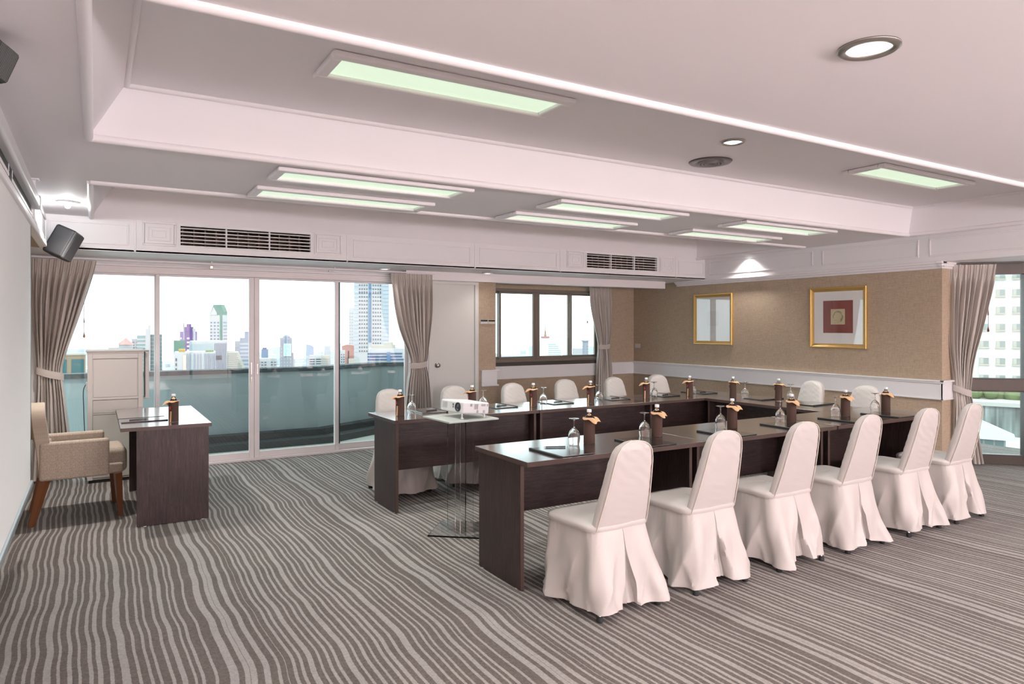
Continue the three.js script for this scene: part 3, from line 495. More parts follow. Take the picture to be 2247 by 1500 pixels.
function put(proto, pos, turn, label, cat, group) { const c = proto.clone(); c.name = numbered(proto.name); c.position.set(...pos); c.rotation.y = turn; tag(c, label, cat, group); scene.add(c); return c; }
const rows = { near: { b: [[2.725, -3.586], [3.29, -3.57], [4.035, -3.576], [4.705, -3.576], [5.395, -3.572], [5.955, -3.56]], g: [[2.615, -3.60], [3.205, -3.60], [3.95, -3.61], [4.612, -3.606], [5.315, -3.61], [5.875, -3.61]], p: [[2.39, -3.425], [3.05, -3.42], [3.80, -3.42], [4.465, -3.42], [5.16, -3.42], [5.74, -3.42]], f: .55 }, far: { b: [[2.20, -5.51], [2.93, -5.60], [3.53, -5.51], [4.165, -5.46], [4.92, -5.50], [5.49, -5.45]], g: [[2.33, -5.57], [3.055, -5.62], [3.69, -5.58], [4.335, -5.54], [5.055, -5.53], [5.62, -5.53]], p: [[2.53, -5.675], [3.24, -5.675], [3.88, -5.675], [4.60, -5.675], [5.29, -5.675], [5.86, -5.675]], f: Math.PI + .5 } };
for (const [rn, r] of Object.entries(rows)) {
  const wh = i => rn === 'near' ? (i === 0 ? 'at the first place of the near row' : `at the ${ord[i]} place from the left of the near row`) : `at the ${ord[i]} place from the left of the far row`;
  const jit = rng(rn === 'near' ? 5 : 6);
  r.b.forEach(([x, z], i) => put(bottleP, [x, TH, z], r.f + (jit() - .5) * .5, `brown paper sleeved water bottle ${wh(i)}`, 'bottle', 'sleeved water bottles'));
  r.g.forEach(([x, z], i) => put(glassP, [x, TH, z], 0, `upturned stemmed glass ${wh(i)}`, 'glass', 'upturned wine glasses'));
  r.p.forEach(([x, z], i) => { const t = (jit() - .5) * .05; put(padP, [x, TH, z], t + (rn === 'far' ? Math.PI : 0), `black leather writing pad ${wh(i)}`, 'notepad', 'black writing pads'); if (rn === 'far' || i === 0) put(penP, [x + .02, TH + .0095, z + (rn === 'far' ? .05 : -.1)], rn === 'far' ? .15 + jit() * .2 : 2.7, `black pen on the pad ${wh(i)}`, 'pen', 'pens on the pads'); });
}
[[5.80, -5.13, 'far'], [5.97, -4.69, 'near']].forEach(([x, z, n]) => put(bottleP, [x, TH, z], 1.9, n === 'far' ? 'sleeved water bottle on the cross table near its far corner' : 'sleeved water bottle in the middle of the cross table', 'bottle', 'sleeved water bottles'));
[[5.87, -5.03, 'far'], [6.04, -4.60, 'near']].forEach(([x, z, n]) => put(glassP, [x, TH, z], 0, n === 'far' ? 'upturned glass on the cross table near its far corner' : 'upturned glass in the middle of the cross table', 'glass', 'upturned wine glasses'));
put(padP, [5.95, TH, -4.86], Math.PI / 2, 'black writing pad on the cross table, further from the right window', 'notepad', 'black writing pads');
put(padP, [5.95, TH, -4.28], Math.PI / 2 + .06, 'black writing pad on the cross table, nearer the right window', 'notepad', 'black writing pads');
put(bottleP, [.53, TH, -6.08], -2.2, 'sleeved water bottle on the single desk', 'bottle', 'sleeved water bottles');
put(padP, [.33, TH, -6.3], -Math.PI / 2 + .05, 'black writing pad on the single desk', 'notepad', 'black writing pads');
put(penP, [.30, TH + .0095, -6.27], .12, 'dark pen lying on the pad of the single desk', 'pen', 'pens on the pads');

// ---------------------------------------------------------------- acrylic stand and projector
{
  const g = thing('acrylic_stand', 'clear acrylic pedestal stand carrying the white projector', 'stand', [2.31, 0, -4.6], 0);
  const plate = obj('base_plate', rbx(-.195, .195, 0, .012, -.195, .195, .002), M.acrylic, g); plate.rotation.y = .87;
  const top = obj('top_plate', rbx(-.205, .205, .822, .834, -.205, .205, .002), M.acrylicTop, g); top.rotation.y = .05;
  const fin = (x0, x1, z, t, r) => { const m = obj('fin', bx(x0, x1, .0125, .8215, -t / 2, t / 2), M.acrylic, g); m.rotation.y = r; return m; };
  fin(-.10, .10, 0, .008, -.10);
  { const m = obj('fin', [bx(-.004, .004, .0125, .8215, .0045, .105)], M.acrylic, g); m.rotation.y = -.1; const n = obj('fin', [bx(-.004, .004, .0125, .8215, -.105, -.0045)], M.acrylic, g); n.rotation.y = -.1; }
  const p = thing('projector', 'small white data projector with round black lens on the acrylic stand', 'projector', [2.34, .834, -4.60], .12);
  const body = new THREE.Group(); // tilted by its front foot
  const sh = rbx(-.115, .115, .028, .112, -.15, .15, .012, 4); const til = (m) => { m.rotation.z = -.085; m.position.set(0, .006, 0); return m; };
  const b = til(obj('body', sh, M.plastic, p));
  const lens = obj('lens', [lathe([[0, -.004], [.02, -.004], [.024, .004], [.03, .007], [.033, .004], [.033, -.004]], 36)], M.black, b); lens.rotation.z = Math.PI / 2; lens.position.set(-.117, .072, .085);
  const lg = obj('lens_glass', lathe([[0, .003], [.01, .002], [.02, -.002]], 28), phys(rgb(.02, .025, .05), .03, { clearcoat: 1 }), b); lg.rotation.z = Math.PI / 2; lg.position.set(-.117, .072, .085);
  const ventMat = std(rgb(.16, .14, .15), .7), blk = (x0, y0, nx, ny, w, h, sx, sy) => { const L = []; for (let i = 0; i < nx; i++) for (let j = 0; j < ny; j++) L.push(bx(x0 + i * sx, x0 + i * sx + w, y0 + j * sy, y0 + j * sy + h, .1495, .1512)); return L; };
  obj('side_vents', [...blk(-.055, .082, 3, 4, .005, .0025, .0062, .005), ...blk(-.018, .062, 5, 7, .005, .003, .0068, .0055), ...blk(.042, .086, 6, 3, .005, .003, .0065, .0055), ...blk(.092, .086, 2, 3, .004, .003, .006, .0055), ...blk(.002, .037, 3, 4, .005, .0025, .0062, .005), ...blk(.06, .038, 3, 4, .005, .0025, .0062, .005)], ventMat, b);
  obj('front_vents', Array.from({ length: 10 }, (_, k) => bx(-.1165, -.1145, .055 + k * .0045, .057 + k * .0045, -.125, -.06)), std(rgb(.5, .5, .5), .7), b);
  obj('front_marks', [bx(-.1165, -.1145, .078, .092, .012, .030), bx(-.1165, -.1145, .062, .074, .016, .028)], ventMat, b);
  obj('front_foot', lathe([[0, 0], [.013, 0], [.013, .004], [.006, .012], [.006, .046], [0, .046]], 20).translate(-.085, 0, .1), M.plastic, p);
  for (const z of [-.12, .12]) obj('rear_foot', cyl(.008, .008, 0, .03, .095, z, 14), M.plastic, p);
}

// ---------------------------------------------------------------- projection screen and speakers at the left
{
  const x = -.37, zf = -5.65, zn = -2.2, g = thing('projection_screen', 'large white projection screen hanging at the left edge', 'screen');
  obj('fabric', bx(x - .0015, x + .0015, .47, 2.22, zf + .05, zn), M.screen, g);
  obj('black_border', [bx(x - .0016, x + .0016, .47, 2.31, zf, zf + .05), bx(x - .0016, x + .0016, 2.22, 2.31, zf + .05, zn)], M.black, g);
  obj('casing', rbx(x - .04, x + .045, 2.305, 2.395, zf - .12, zn, .02, 4), M.plastic, g);
  obj('casing_end', rbx(x - .045, x + .05, 2.30, 2.40, zf - .13, zf - .105, .018, 3), M.plastic, g);
  obj('bottom_bar', rbx(x - .016, x + .016, .432, .475, zf - .004, zn, .012, 3), std(rgb(.36, .40, .42), .35, { metalness: .5 }), g);
  obj('hanger', rod([x, 2.39, -5.69], [x + .01, 2.415, -5.69], .006), M.steel, g);
}
function speaker(pos, rot, label, w = .2, h = .17, d = .22) {
  const g = thing('wall_speaker', label, 'speaker', pos); 
  const b = new THREE.Group(); b.name = 'cabinet'; b.rotation.set(...rot, 'ZYX'); g.add(b);
  obj('housing', rbx(-w / 2, w / 2, -h / 2, h / 2, -d / 2, d / 2, .022, 4), M.black, b);
  obj('grille', rbx(-w / 2 + .006, w / 2 - .006, -h / 2 + .006, h / 2 - .006, d / 2 - .022, d / 2 + .007, .02, 4), std(rgb(.06, .06, .062), .75), b);
  obj('grille_ribs', Array.from({ length: 14 }, (_, k) => bx(-w / 2 + .02 + k * (w - .04) / 14, -w / 2 + .024 + k * (w - .04) / 14, -h / 2 + .012, h / 2 - .012, d / 2 + .006, d / 2 + .0085)), std(rgb(.10, .10, .10), .7), b);
  return g;
}
{ const s = speaker([-.235, 2.215, -7.12], [0, 1.2, -.45], 'black loudspeaker on a bracket under the left soffit corner', .19, .26, .17); obj('bracket', [rod([-.02, -.02, -.06], [-.12, -.02, -.04], .008), rbx(-.148, -.12, -.06, .05, -.08, -.01, .006)], M.plastic, s); obj('joint', new THREE.SphereGeometry(.016, 16, 12).translate(-.02, -.02, -.06), M.black, s); }
{ const s = speaker([-.315, 2.415, -2.95], [0, 1.0, -.35], 'dark loudspeaker cut by the left picture edge', .12, .13, .11); obj('bracket', rod([-.03, .0, 0], [-.065, .0, 0], .008), M.steel, s); }

// ---------------------------------------------------------------- cabinet, armchair
{
  const g = thing('lectern_cabinet', 'cream painted tall cabinet standing before the balcony glass', 'cabinet', [.17, 0, -7.9]);
  const w = .235, z1 = .14, z0 = -.14, c = M.cabinet;
  obj('carcass', [rbx(-w, w, .03, 1.255, z0, z1 - .012, .004)], c, g);
  obj('plinth', rbx(-w + .01, w - .01, 0, .03, z0 + .01, z1 - .02, .003), M.dark, g);
  obj('top', [rbx(-w - .012, w + .012, 1.255, 1.275, z0 - .01, z1 + .012, .006), rbx(-w - .004, w + .004, 1.24, 1.256, z0, z1 + .004, .004)], c, g);
  obj('stile', rbx(-w, -w + .042, .03, 1.24, z1 - .012, z1, .003), c, g); obj('stile', rbx(w - .042, w, .03, 1.24, z1 - .012, z1, .003), c, g);
  obj('rail', rbx(-w + .042, w - .042, 1.19, 1.24, z1 - .012, z1, .003), c, g); obj('rail', rbx(-w + .042, w - .042, .795, .812, z1 - .012, z1 + .002, .003), c, g); obj('rail', rbx(-w + .042, w - .042, .655, .665, z1 - .012, z1, .002), c, g);
  obj('upper_panel', rbx(-w + .05, w - .05, .82, 1.182, z1 - .013, z1 - .006, .003), c, g);
  obj('middle_panel', rbx(-w + .046, w - .046, .668, .792, z1 - .013, z1 - .004, .003), std(rgb(.45, .43, .41), .55), g);
  obj('lower_panel', rbx(-w + .046, w - .046, .05, .652, z1 - .013, z1 - .004, .003), std(rgb(.45, .445, .405), .5), g);
  const d = new THREE.Group(); d.name = 'side_flap'; g.add(d); obj('flap_board', rbx(w + .02, w + .055, .80, 1.262, z0, z1 - .05, .004), c, d); obj('flap_foot', rbx(w, w + .06, .785, .80, z0, z1 - .045, .004), c, d); obj('flap_cap', rbx(w, w + .058, 1.25, 1.266, z0, z1 - .05, .003), c, d);
  obj('cable', tube([[-w - .006, .95, .0], [-w - .03, .9, .02], [-w - .03, .7, .02], [-w - .02, .4, .03], [-w - .012, .02, .02]], .004, 40, 6), M.black, g);
  obj('cable_clip', rbx(-w - .012, -w, .88, .96, -.02, .02, .003), M.plastic, g);
}
{
  const g = thing('armchair', 'beige linen armchair with wooden legs behind the single desk', 'armchair', [-.105, 0, -6.58], .06);
  const f = M.linen, hz = .285;
  obj('seat_cushion', rbx(-.20, .315, .335, .535, -.215, .215, .045, 5), f, g);
  obj('seat_base', rbx(-.24, .285, .335, .42, -.24, .24, .02, 3), f, g);
  for (const s of [-1, 1]) { const z0 = s > 0 ? .215 : -hz, z1 = s > 0 ? hz : -.215; obj('arm', rbx(-.275, .185, .335, .625, z0, z1, .022, 4), f, g); }
  const bk = obj('backrest', [grid((u, v) => { // slab with rounded rim, leaning back
    const a = u * 6.2831853, n = 6, c = Math.cos(a), s = Math.sin(a), cx = Math.sign(c) * Math.abs(c) ** (2 / n), cy = Math.sign(s) * Math.abs(s) ** (2 / n); const k = v < .12 ? Math.sin(v / .12 * Math.PI / 2) : v > .88 ? Math.sin((1 - v) / .12 * Math.PI / 2) : 1; const t = -.05 + .1 * sm(0, 1, v); const y = .62 + cy * (.275 - .03 * (1 - k)), zz = cx * (.275 - .03 * (1 - k)) * (1 - .06 * sm(.7, .9, y)); return V3(-.235 + t * .95 - .045 * sm(.42, .9, y) , k < .02 && (v === 0 || v === 1) ? .62 + cy * .0 : y, (v === 0 || v === 1) ? 0 : zz); }, 64, 24, true)], f, g);
  for (const s of [-1, 1]) obj('leg', post([.245, .34, s * .24], [.262, 0, s * .245], .05, .032), M.legWood, g);
  for (const s of [-1, 1]) obj('leg', post([-.235, .34, s * .24], [-.32, 0, s * .245], .052, .032), M.legWood, g);
}

// ---------------------------------------------------------------- curtains
function curtain(label, o) { // local x across, z into the room
  const g = thing('curtain', label, 'curtain', o.pos ?? [0, 0, 0], o.turn ?? 0, 'beige tied-back curtains');
  const { y0, yt, y1, L, Rr, N, z } = o, H = y0 - y1, vt = (y0 - yt) / H, R = rng(o.seed), ph = R() * 6.28, jit = Array.from({ length: 40 }, () => R());
  const kl = L.map(([y, x]) => [(y0 - y) / H, x]), kr = Rr.map(([y, x]) => [(y0 - y) / H, x]);
  const hv = .085 / H;
  obj('cloth', sheet((u, v) => {
    const y = y0 - H * v, xl = smoothKeys(kl, v), xr = smoothKeys(kr, v), w = xr - xl, uu = u + .012 * Math.sin(u * 17 + ph + 3 * v) * sm(hv, .2, v), wd = Math.min(1, Math.abs(w) / o.w0);
    const amp = (.010 + .026 * sm(hv * .8, hv * 3, v)) * (1.25 - .35 * wd) * o.k, fine = .008 * Math.exp(-(((v - hv) / hv) ** 2) * 1.2);
    const f = Math.sin(uu * N * 6.2831853 + ph + .9 * Math.sin(u * 9 + ph)), f2 = Math.sin(uu * N * 2 * 6.2831853 + 1.7 * Math.sin(v * 5 + u * 6) + ph);
    const tie = Math.exp(-(((v - vt) / .035) ** 2));
    return V3(xl + w * u + .006 * f2 * sm(hv, .3, v), y + .004 * Math.sin(u * N * 6.28) * (v > .97 ? 1 : 0), z + (f * amp + .005 * f2 * sm(hv, .15, v)) * (1 - .45 * tie) + fine * Math.sin(uu * N * 3 * 6.2831853));
  }, Math.round(N * 22), 56, .003), M.curtain, g);
  // tie band
  const xl = smoothKeys(kl, vt), xr = smoothKeys(kr, vt), cx = (xl + xr) / 2, rx = Math.abs(xr - xl) / 2 + .012;
  obj('tieback', sheet((u, v) => { const a = u * 6.2831853, x = Math.cos(a); return V3(cx + x * rx, yt + .035 - .07 * v - o.slope * x * .035 + .003 * Math.sin(a * 3), z + Math.sin(a) * (.058 * o.k) + .004 * Math.sin(v * 3.14)); }, 48, 6, .005), M.curtain, g);
  if (o.hook) obj('tieback_hook', rod([o.hook[0], yt + .05, z - .06], [o.hook[1], yt + .03, z], .004), M.steel, g);
  return g;
}
curtain('beige curtain tied back at the left of the sliding door, behind the armchair', { y0: 2.15, yt: 1.045, y1: .03, z: ZD + .15, N: 9, w0: .55, k: 1, seed: 3, slope: 1, L: [[2.15, -.515], [1.7, -.515], [1.05, -.475], [.6, -.49], [.03, -.52]], Rr: [[2.15, .012], [2.0, -.02], [1.6, -.13], [1.2, -.25], [1.05, -.275], [.8, -.25], [.3, -.205], [.03, -.19]] });
curtain('beige curtain tied back between the balcony glass and the white door', { y0: 2.152, yt: 1.02, y1: .03, z: ZD + .15, N: 9, w0: .55, k: 1, seed: 9, slope: -.3, L: [[2.155, 3.09], [1.9, 3.12], [1.5, 3.2], [1.15, 3.33], [1.02, 3.35], [.8, 3.31], [.4, 3.28], [.03, 3.27]], Rr: [[2.155, 3.645], [1.6, 3.63], [1.1, 3.57], [1.02, 3.56], [.8, 3.59], [.03, 3.64]] });
curtain('beige curtain tied back at the right side of the brown window', { y0: 2.16, yt: 1.17, y1: .12, z: ZW + .11, N: 7, w0: .44, k: .8, seed: 14, slope: -.2, L: [[2.16, 6.83], [1.8, 6.87], [1.4, 6.97], [1.17, 7.015], [.9, 6.99], [.12, 6.96]], Rr: [[2.16, 7.28], [1.5, 7.27], [1.17, 7.24], [.9, 7.27], [.12, 7.32]] });
curtain('beige curtain tied back at the tall window on the right', { pos: [CH.x, 0, CH.z], turn: -Math.PI / 4, y0: 2.17, yt: .80, y1: .02, z: .118, N: 8, w0: .45, k: 1, seed: 21, slope: 1, L: [[2.17, .125], [1.4, .118], [.9, .165], [.8, .17], [.5, .165], [.02, .15]], Rr: [[2.17, .575], [1.95, .545], [1.5, .45], [1.1, .355], [.8, .325], [.5, .365], [.02, .445]] });
// pull cords of the blinds
function cord(label, x, z, y0, y1, m, parentPos, turn) { const g = thing('blind_cord', label, 'cord', parentPos ?? [0, 0, 0], turn ?? 0, 'blind cords'); obj('string', rod([x, 2.05, z], [x, y1 + .05, z], .0022, .0022, 8), m, g); obj('handle', lathe([[0, 0], [.009, .006], [.011, .02], [.006, .04], [.003, .055], [0, .056]], 14).translate(x, y1, z), m, g); obj('bead', lathe([[0, 0], [.006, .006], [.005, .03], [.003, .05], [0, .05]], 12).translate(x, (y0 + y1) / 2, z), m, g); }
const cordM = std(rgb(.30, .20, .14), .7), cordD = std(rgb(.16, .03, .025), .6);
cord('tan blind cord with wooden knob beside the left curtain', -.095, ZD + .08, 1.68, 1.385, cordM);
cord('dark red blind cord hanging before the tall right window', .52, .06, 1.8, 1.44, cordD, [CH.x, 0, CH.z], -Math.PI / 4);
cord('thin blind cord hanging before the brown window', 6.84, ZW + .05, 1.75, 1.55, cordM);
// curtain rails
{ const g = thing('curtain_rail', 'white curtain rail above the sliding door', 'rail'); obj('rail', rbx(-.55, 3.68, 2.16, 2.175, ZD + .14, ZD + .16, .004), M.trim, g); obj('rail_stop', [rbx(1.05, 1.085, 2.115, 2.15, ZD + .135, ZD + .165, .004)], M.steel, g); obj('rail_join', rbx(2.33, 2.39, 2.14, 2.152, ZD + .138, ZD + .162, .003), M.steel, g); for (const x of [-.3, 1.07, 2.4, 3.3]) obj('bracket', rbx(x - .008, x + .008, 2.168, 2.195, ZD + .142, ZD + .158, .002), M.trim, g); }
{ const g = thing('curtain_rail', 'dark curtain rail along the head of the tall right window', 'rail', [CH.x, 0, CH.z], -Math.PI / 4); obj('rail', rbx(.0, 2.2, 2.176, 2.19, .108, .128, .003), M.bronzeDark, g); }

// ---------------------------------------------------------------- pictures, switches
const artTex = (() => { const c = document.createElement('canvas'); c.width = c.height = 512; const x = c.getContext('2d'), R = rng(77); x.fillStyle = '#8e4a44'; x.fillRect(0, 0, 512, 512); for (let i = 0; i < 5200; i++) { const a = R(); x.fillStyle = a < .5 ? `rgba(70,35,35,${.05 + R() * .12})` : `rgba(190,130,110,${.04 + R() * .1})`; x.save(); x.translate(R() * 512, R() * 512); x.rotate(R() * 6.28); x.fillRect(0, 0, 3 + R() * 14, 1 + R() * 2); x.restore(); } x.fillStyle = '#d6caa8'; x.fillRect(134, 134, 244, 244); for (let i = 0; i < 900; i++) { x.fillStyle = `rgba(150,135,100,${R() * .08})`; x.fillRect(134 + R() * 240, 134 + R() * 240, 4, 4); } x.strokeStyle = 'rgba(105,98,80,.55)'; x.lineWidth = 4; for (let k = 0; k < 70; k++) { const a = 2.6 + R() * 4.4, r = 62 + R() * 30; x.beginPath(); x.arc(250 + R() * 8, 250 + R() * 6, r, a, a + .2 + R() * .4); x.stroke(); } x.lineWidth = 3; for (let k = 0; k < 40; k++) { x.beginPath(); const px = 190 + R() * 150, py = 300 + R() * 60; x.moveTo(px, py); x.lineTo(px + (R() - .5) * 30, py + (R() - .5) * 24); x.stroke(); } const t = new THREE.CanvasTexture(c); t.colorSpace = THREE.SRGBColorSpace; return t; })();
const glareTex = (() => { const c = document.createElement('canvas'); c.width = c.height = 256; const x = c.getContext('2d'); x.fillStyle = '#ecebea'; x.fillRect(0, 0, 256, 256); x.fillStyle = '#e4e2e1'; x.fillRect(60, 60, 136, 136); const t = new THREE.CanvasTexture(c); t.colorSpace = THREE.SRGBColorSpace; return t; })();  // print paled to carry the glare on its glazing
function picture(zc, w, label, print, pw, shiny) {
  const y0 = 1.235, y1 = 1.985, x = XR, g = thing('framed_picture', label, 'picture', [x, (y0 + y1) / 2, zc], -Math.PI / 2, 'gold framed pictures'), h = (y1 - y0) / 2, b = .052;
  // local +z looks into the room (-x)
  const bar = (len, rot, px, py) => { const s = new THREE.Shape(); s.moveTo(0, 0); s.lineTo(b, 0); s.lineTo(b, .012); s.quadraticCurveTo(b * .6, .02, b * .3, .034); s.lineTo(.004, .036); s.lineTo(0, .03); const e = new THREE.ExtrudeGeometry(s, { depth: len, bevelEnabled: false, curveSegments: 8 }); const p = e.attributes.position; for (let i = 0; i < p.count; i++) { const q = p.getX(i), l = p.getZ(i); p.setXYZ(i, (l < len / 2 ? -len / 2 + q : len / 2 - q), -len * 0 + q, p.getY(i)); } e.computeVertexNormals(); e.rotateZ(rot); e.translate(px, py, 0); return e; };
  const W = w / 2; for (const [len, rot, px, py] of [[2 * W, 0, 0, -h], [2 * W, Math.PI, 0, h], [2 * h, Math.PI / 2, W, 0], [2 * h, -Math.PI / 2, -W, 0]]) obj('frame_side', bar(len, rot, px, py), M.gold, g);
  obj('mount', bx(-W + .045, W - .045, -h + .045, h - .045, .006, .01), M.mat, g);
  const m = obj('print', new THREE.PlaneGeometry(pw, pw).translate(0, .01, .0106), std(rgb(1, 1, 1), .8, { map: print }), g);
  obj('glazing', bx(-W + .048, W - .048, -h + .048, h - .048, .0125, .0145), phys(rgb(1, 1, 1), 0, { transmission: 1, thickness: 0, ior: 1.5 }), g);
}
picture(-7.32, .745, 'gold framed picture with print whitened as by glare, the left one', glareTex, .42);
picture(-5.30, .76, 'gold framed picture with square red and cream print, the right one', artTex, .40);
tag(obj('light_switch', [rbx(4.405, 4.515, 1.535, 1.565, ZD + .01, ZD + .028, .003), rbx(4.405, 4.515, 1.566, 1.592, ZD + .01, ZD + .024, .003)], M.plastic, scene), 'white control unit on the pier beside the white door frame', 'switch');
tag(obj('thermostat', [rbx(4.52, 4.625, 1.533, 1.59, ZD + .01, ZD + .028, .004)], std(rgb(.62, .58, .50), .5), scene), 'cream control unit on the pier nearest the brown window', 'switch');
scene.getObjectByName('light_switch').add(obj('display', bx(4.408, 4.512, 1.568, 1.59, ZD + .024, ZD + .0255), M.black));
scene.getObjectByName('thermostat').add(obj('display', bx(4.524, 4.621, 1.566, 1.587, ZD + .028, ZD + .0295), M.black));
{ const g = thing('wall_socket', 'white wall socket in the corner beside the picture wall', 'socket'); obj('plate', rbx(XR - .01, XR, 1.14, 1.21, -9.06, -8.93, .004), M.plastic, g); obj('rocker', rbx(XR - .014, XR - .009, 1.155, 1.195, -9.035, -8.99, .003), M.plastic, g); }

// ---------------------------------------------------------------- balcony
struct('balcony_floor', [bx(-3, 6, -.25, -.02, -11, ZD - .05)], M.tile, 'pale tiled balcony floor outside the sliding door');
tag(obj('floor_mat', bx(2.95, 4.2, -.02, -.012, -8.72, -8.5), M.tileTan, scene), 'tan mat on the balcony floor outside the right leaf', 'mat');
{
  const P = [[-4.2, -9.4], [2.57, -9.4], [3.7, -10.02], [5.2, -9.42]];
  const wallSeg = (off0, off1, y0, y1) => { const L = []; for (let i = 0; i < P.length - 1; i++) { const a = P[i], b = P[i + 1]; const nrm = (p, q) => { const dx = q[0] - p[0], dz = q[1] - p[1], l = Math.hypot(dx, dz); return [-dz / l, dx / l]; }; const mit = k => { const n1 = k > 0 ? nrm(P[k - 1], P[k]) : nrm(P[k], P[k + 1]), n2 = k < P.length - 1 ? nrm(P[k], P[k + 1]) : n1; const mx = n1[0] + n2[0], mz = n1[1] + n2[1], l2 = (mx * mx + mz * mz) / 2; return [mx / l2, mz / l2]; }; const ma = mit(i), mb = mit(i + 1); const q = (p, m, o) => [p[0] + m[0] * o, p[1] + m[1] * o]; const c = [q(a, ma, off0), q(b, mb, off0), q(b, mb, off1), q(a, ma, off1)]; const s = new THREE.Shape(c.map(p => new THREE.Vector2(p[0], -p[1]))); const e = new THREE.ExtrudeGeometry(s, { depth: y1 - y0, bevelEnabled: false }); e.rotateX(-Math.PI / 2); e.translate(0, y0, 0); L.push(e); } return L; };
  const g = structGroup('balcony_parapet', 'grey-blue balcony parapet with dark coping');
  for (const e of wallSeg(0, -.18, -.1, .905)) obj('parapet_wall', e, M.parapet, g);
  for (const e of wallSeg(.03, -.2, .905, .958)) obj('coping', e, M.cappingDark, g);
  for (const e of wallSeg(.18, 0.001, -.02, .145)) obj('ledge', e, M.ledge, g);
  for (const e of wallSeg(.385, .181, -.02, .065)) obj('step', e, M.ledge, g);
}

// ---------------------------------------------------------------- city beyond
// point at a given bearing (read as a picture column), height angle (picture row) and distance along the view axis
const S = Math.sin(YAW), C = Math.cos(YAW);
const at = (px, py, d) => { const r = (px - FW / 2) * d / FPX; return V3(d * S + r * C, 1.5 - (py - HORIZON) * d / FPX, -(d * C - r * S)); };
const GROUND = -92;
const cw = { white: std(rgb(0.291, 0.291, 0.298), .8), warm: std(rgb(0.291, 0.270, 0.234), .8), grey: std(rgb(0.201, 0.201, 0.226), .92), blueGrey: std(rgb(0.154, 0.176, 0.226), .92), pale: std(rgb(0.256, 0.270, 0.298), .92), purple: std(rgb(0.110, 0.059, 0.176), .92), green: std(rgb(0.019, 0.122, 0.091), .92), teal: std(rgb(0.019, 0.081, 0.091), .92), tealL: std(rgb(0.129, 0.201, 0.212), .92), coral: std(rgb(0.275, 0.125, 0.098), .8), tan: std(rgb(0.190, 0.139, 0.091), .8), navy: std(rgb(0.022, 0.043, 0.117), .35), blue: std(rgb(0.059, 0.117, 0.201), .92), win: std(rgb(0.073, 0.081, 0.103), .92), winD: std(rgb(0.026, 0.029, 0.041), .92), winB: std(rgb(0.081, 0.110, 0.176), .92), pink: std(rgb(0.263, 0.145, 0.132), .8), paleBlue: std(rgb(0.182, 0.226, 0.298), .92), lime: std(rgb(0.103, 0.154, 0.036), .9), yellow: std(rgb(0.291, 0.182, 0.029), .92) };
function stuff(m) { m.userData.kind = 'stuff'; return m; }
function facadeWin(w, dep, y0, y1, o) { // window quads proud of front and both sides, local box centred in x, z
  const L = [], rowsN = Math.floor((y1 - y0) / o.floor);
  const face = (len, place) => { const n = Math.max(1, Math.round(len / o.bay)), bw = len / n; for (let r = 0; r < rowsN; r++) for (let c = 0; c < n; c++) { if (o.skip && o.skip(r, c, n)) continue; const a = -len / 2 + bw * (c + .5 - o.fw / 2), b = a + bw * o.fw, ya = y0 + o.floor * (r + .5 - o.fh / 2), yb = ya + o.floor * o.fh; L.push(place(a, b, ya, yb)); } };
  const t = o.proud ?? .12;
  face(w, (a, b, ya, yb) => bx(a, b, ya, yb, dep / 2 - .05, dep / 2 + t)); face(dep, (a, b, ya, yb) => bx(w / 2 - .05, w / 2 + t, ya, yb, a, b)); face(dep, (a, b, ya, yb) => bx(-w / 2 - t, -w / 2 + .05, ya, yb, a, b));
  return L;
}
function building(name, label, px0, px1, py, dist, mat, o = {}) { // a block seen between two columns, top at row py
  const a = at(px0, py, dist), b = at(px1, py, dist), c = a.clone().add(b).multiplyScalar(.5), w = a.distanceTo(b) * (o.rot ? .78 : 1), dep = o.dep ?? w * .8, top = c.y;
  const g = thing(name, label, 'building', [c.x, GROUND, c.z], Math.atan2(-c.x, -c.z) + (o.rot ?? 0), o.group), H = top - GROUND;
  if (!o.noBody) obj('walls', bx(-w / 2, w / 2, 0, H, -dep, 0).translate(0, 0, 0), mat, g);
  if (o.win) { const L = facadeWin(w, dep, o.wy0 ?? Math.max(0, H - (o.span ?? 90)), H - (o.topGap ?? 2), o.win); stuff(obj('windows', merge(L).translate(0, 0, -dep / 2), o.winMat ?? cw.win, g)); }
  return { g, w, H, dep, top };
}
{ // city ground and low roofs in the distance
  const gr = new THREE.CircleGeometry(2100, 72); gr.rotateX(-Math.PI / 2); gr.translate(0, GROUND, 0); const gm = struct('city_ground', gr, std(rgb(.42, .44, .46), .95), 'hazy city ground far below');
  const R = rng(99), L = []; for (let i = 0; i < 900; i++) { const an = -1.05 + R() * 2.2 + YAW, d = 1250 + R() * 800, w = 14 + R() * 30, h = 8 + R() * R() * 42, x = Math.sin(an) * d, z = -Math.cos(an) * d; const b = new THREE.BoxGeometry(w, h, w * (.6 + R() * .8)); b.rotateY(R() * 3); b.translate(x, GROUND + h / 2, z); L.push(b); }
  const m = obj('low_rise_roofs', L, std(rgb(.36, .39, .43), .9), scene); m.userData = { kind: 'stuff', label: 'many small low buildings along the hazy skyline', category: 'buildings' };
}
{ const B = building('office_building', 'brown office block with teal glass beside the left curtain', 138, 184, 779, 420, cw.tan); for (let k = 0; k < 2; k++) obj('glass_bay', bx(-B.w / 2 + (k ? .42 : .04) * B.w, -B.w / 2 + (k ? .93 : .22) * B.w, B.H - 40, B.H - 2.4, -.2, .3), cw.teal, B.g); obj('parapet', bx(-B.w / 2 - .4, B.w / 2 + .4, B.H, B.H + 1, -B.dep, .5), cw.warm, B.g); }
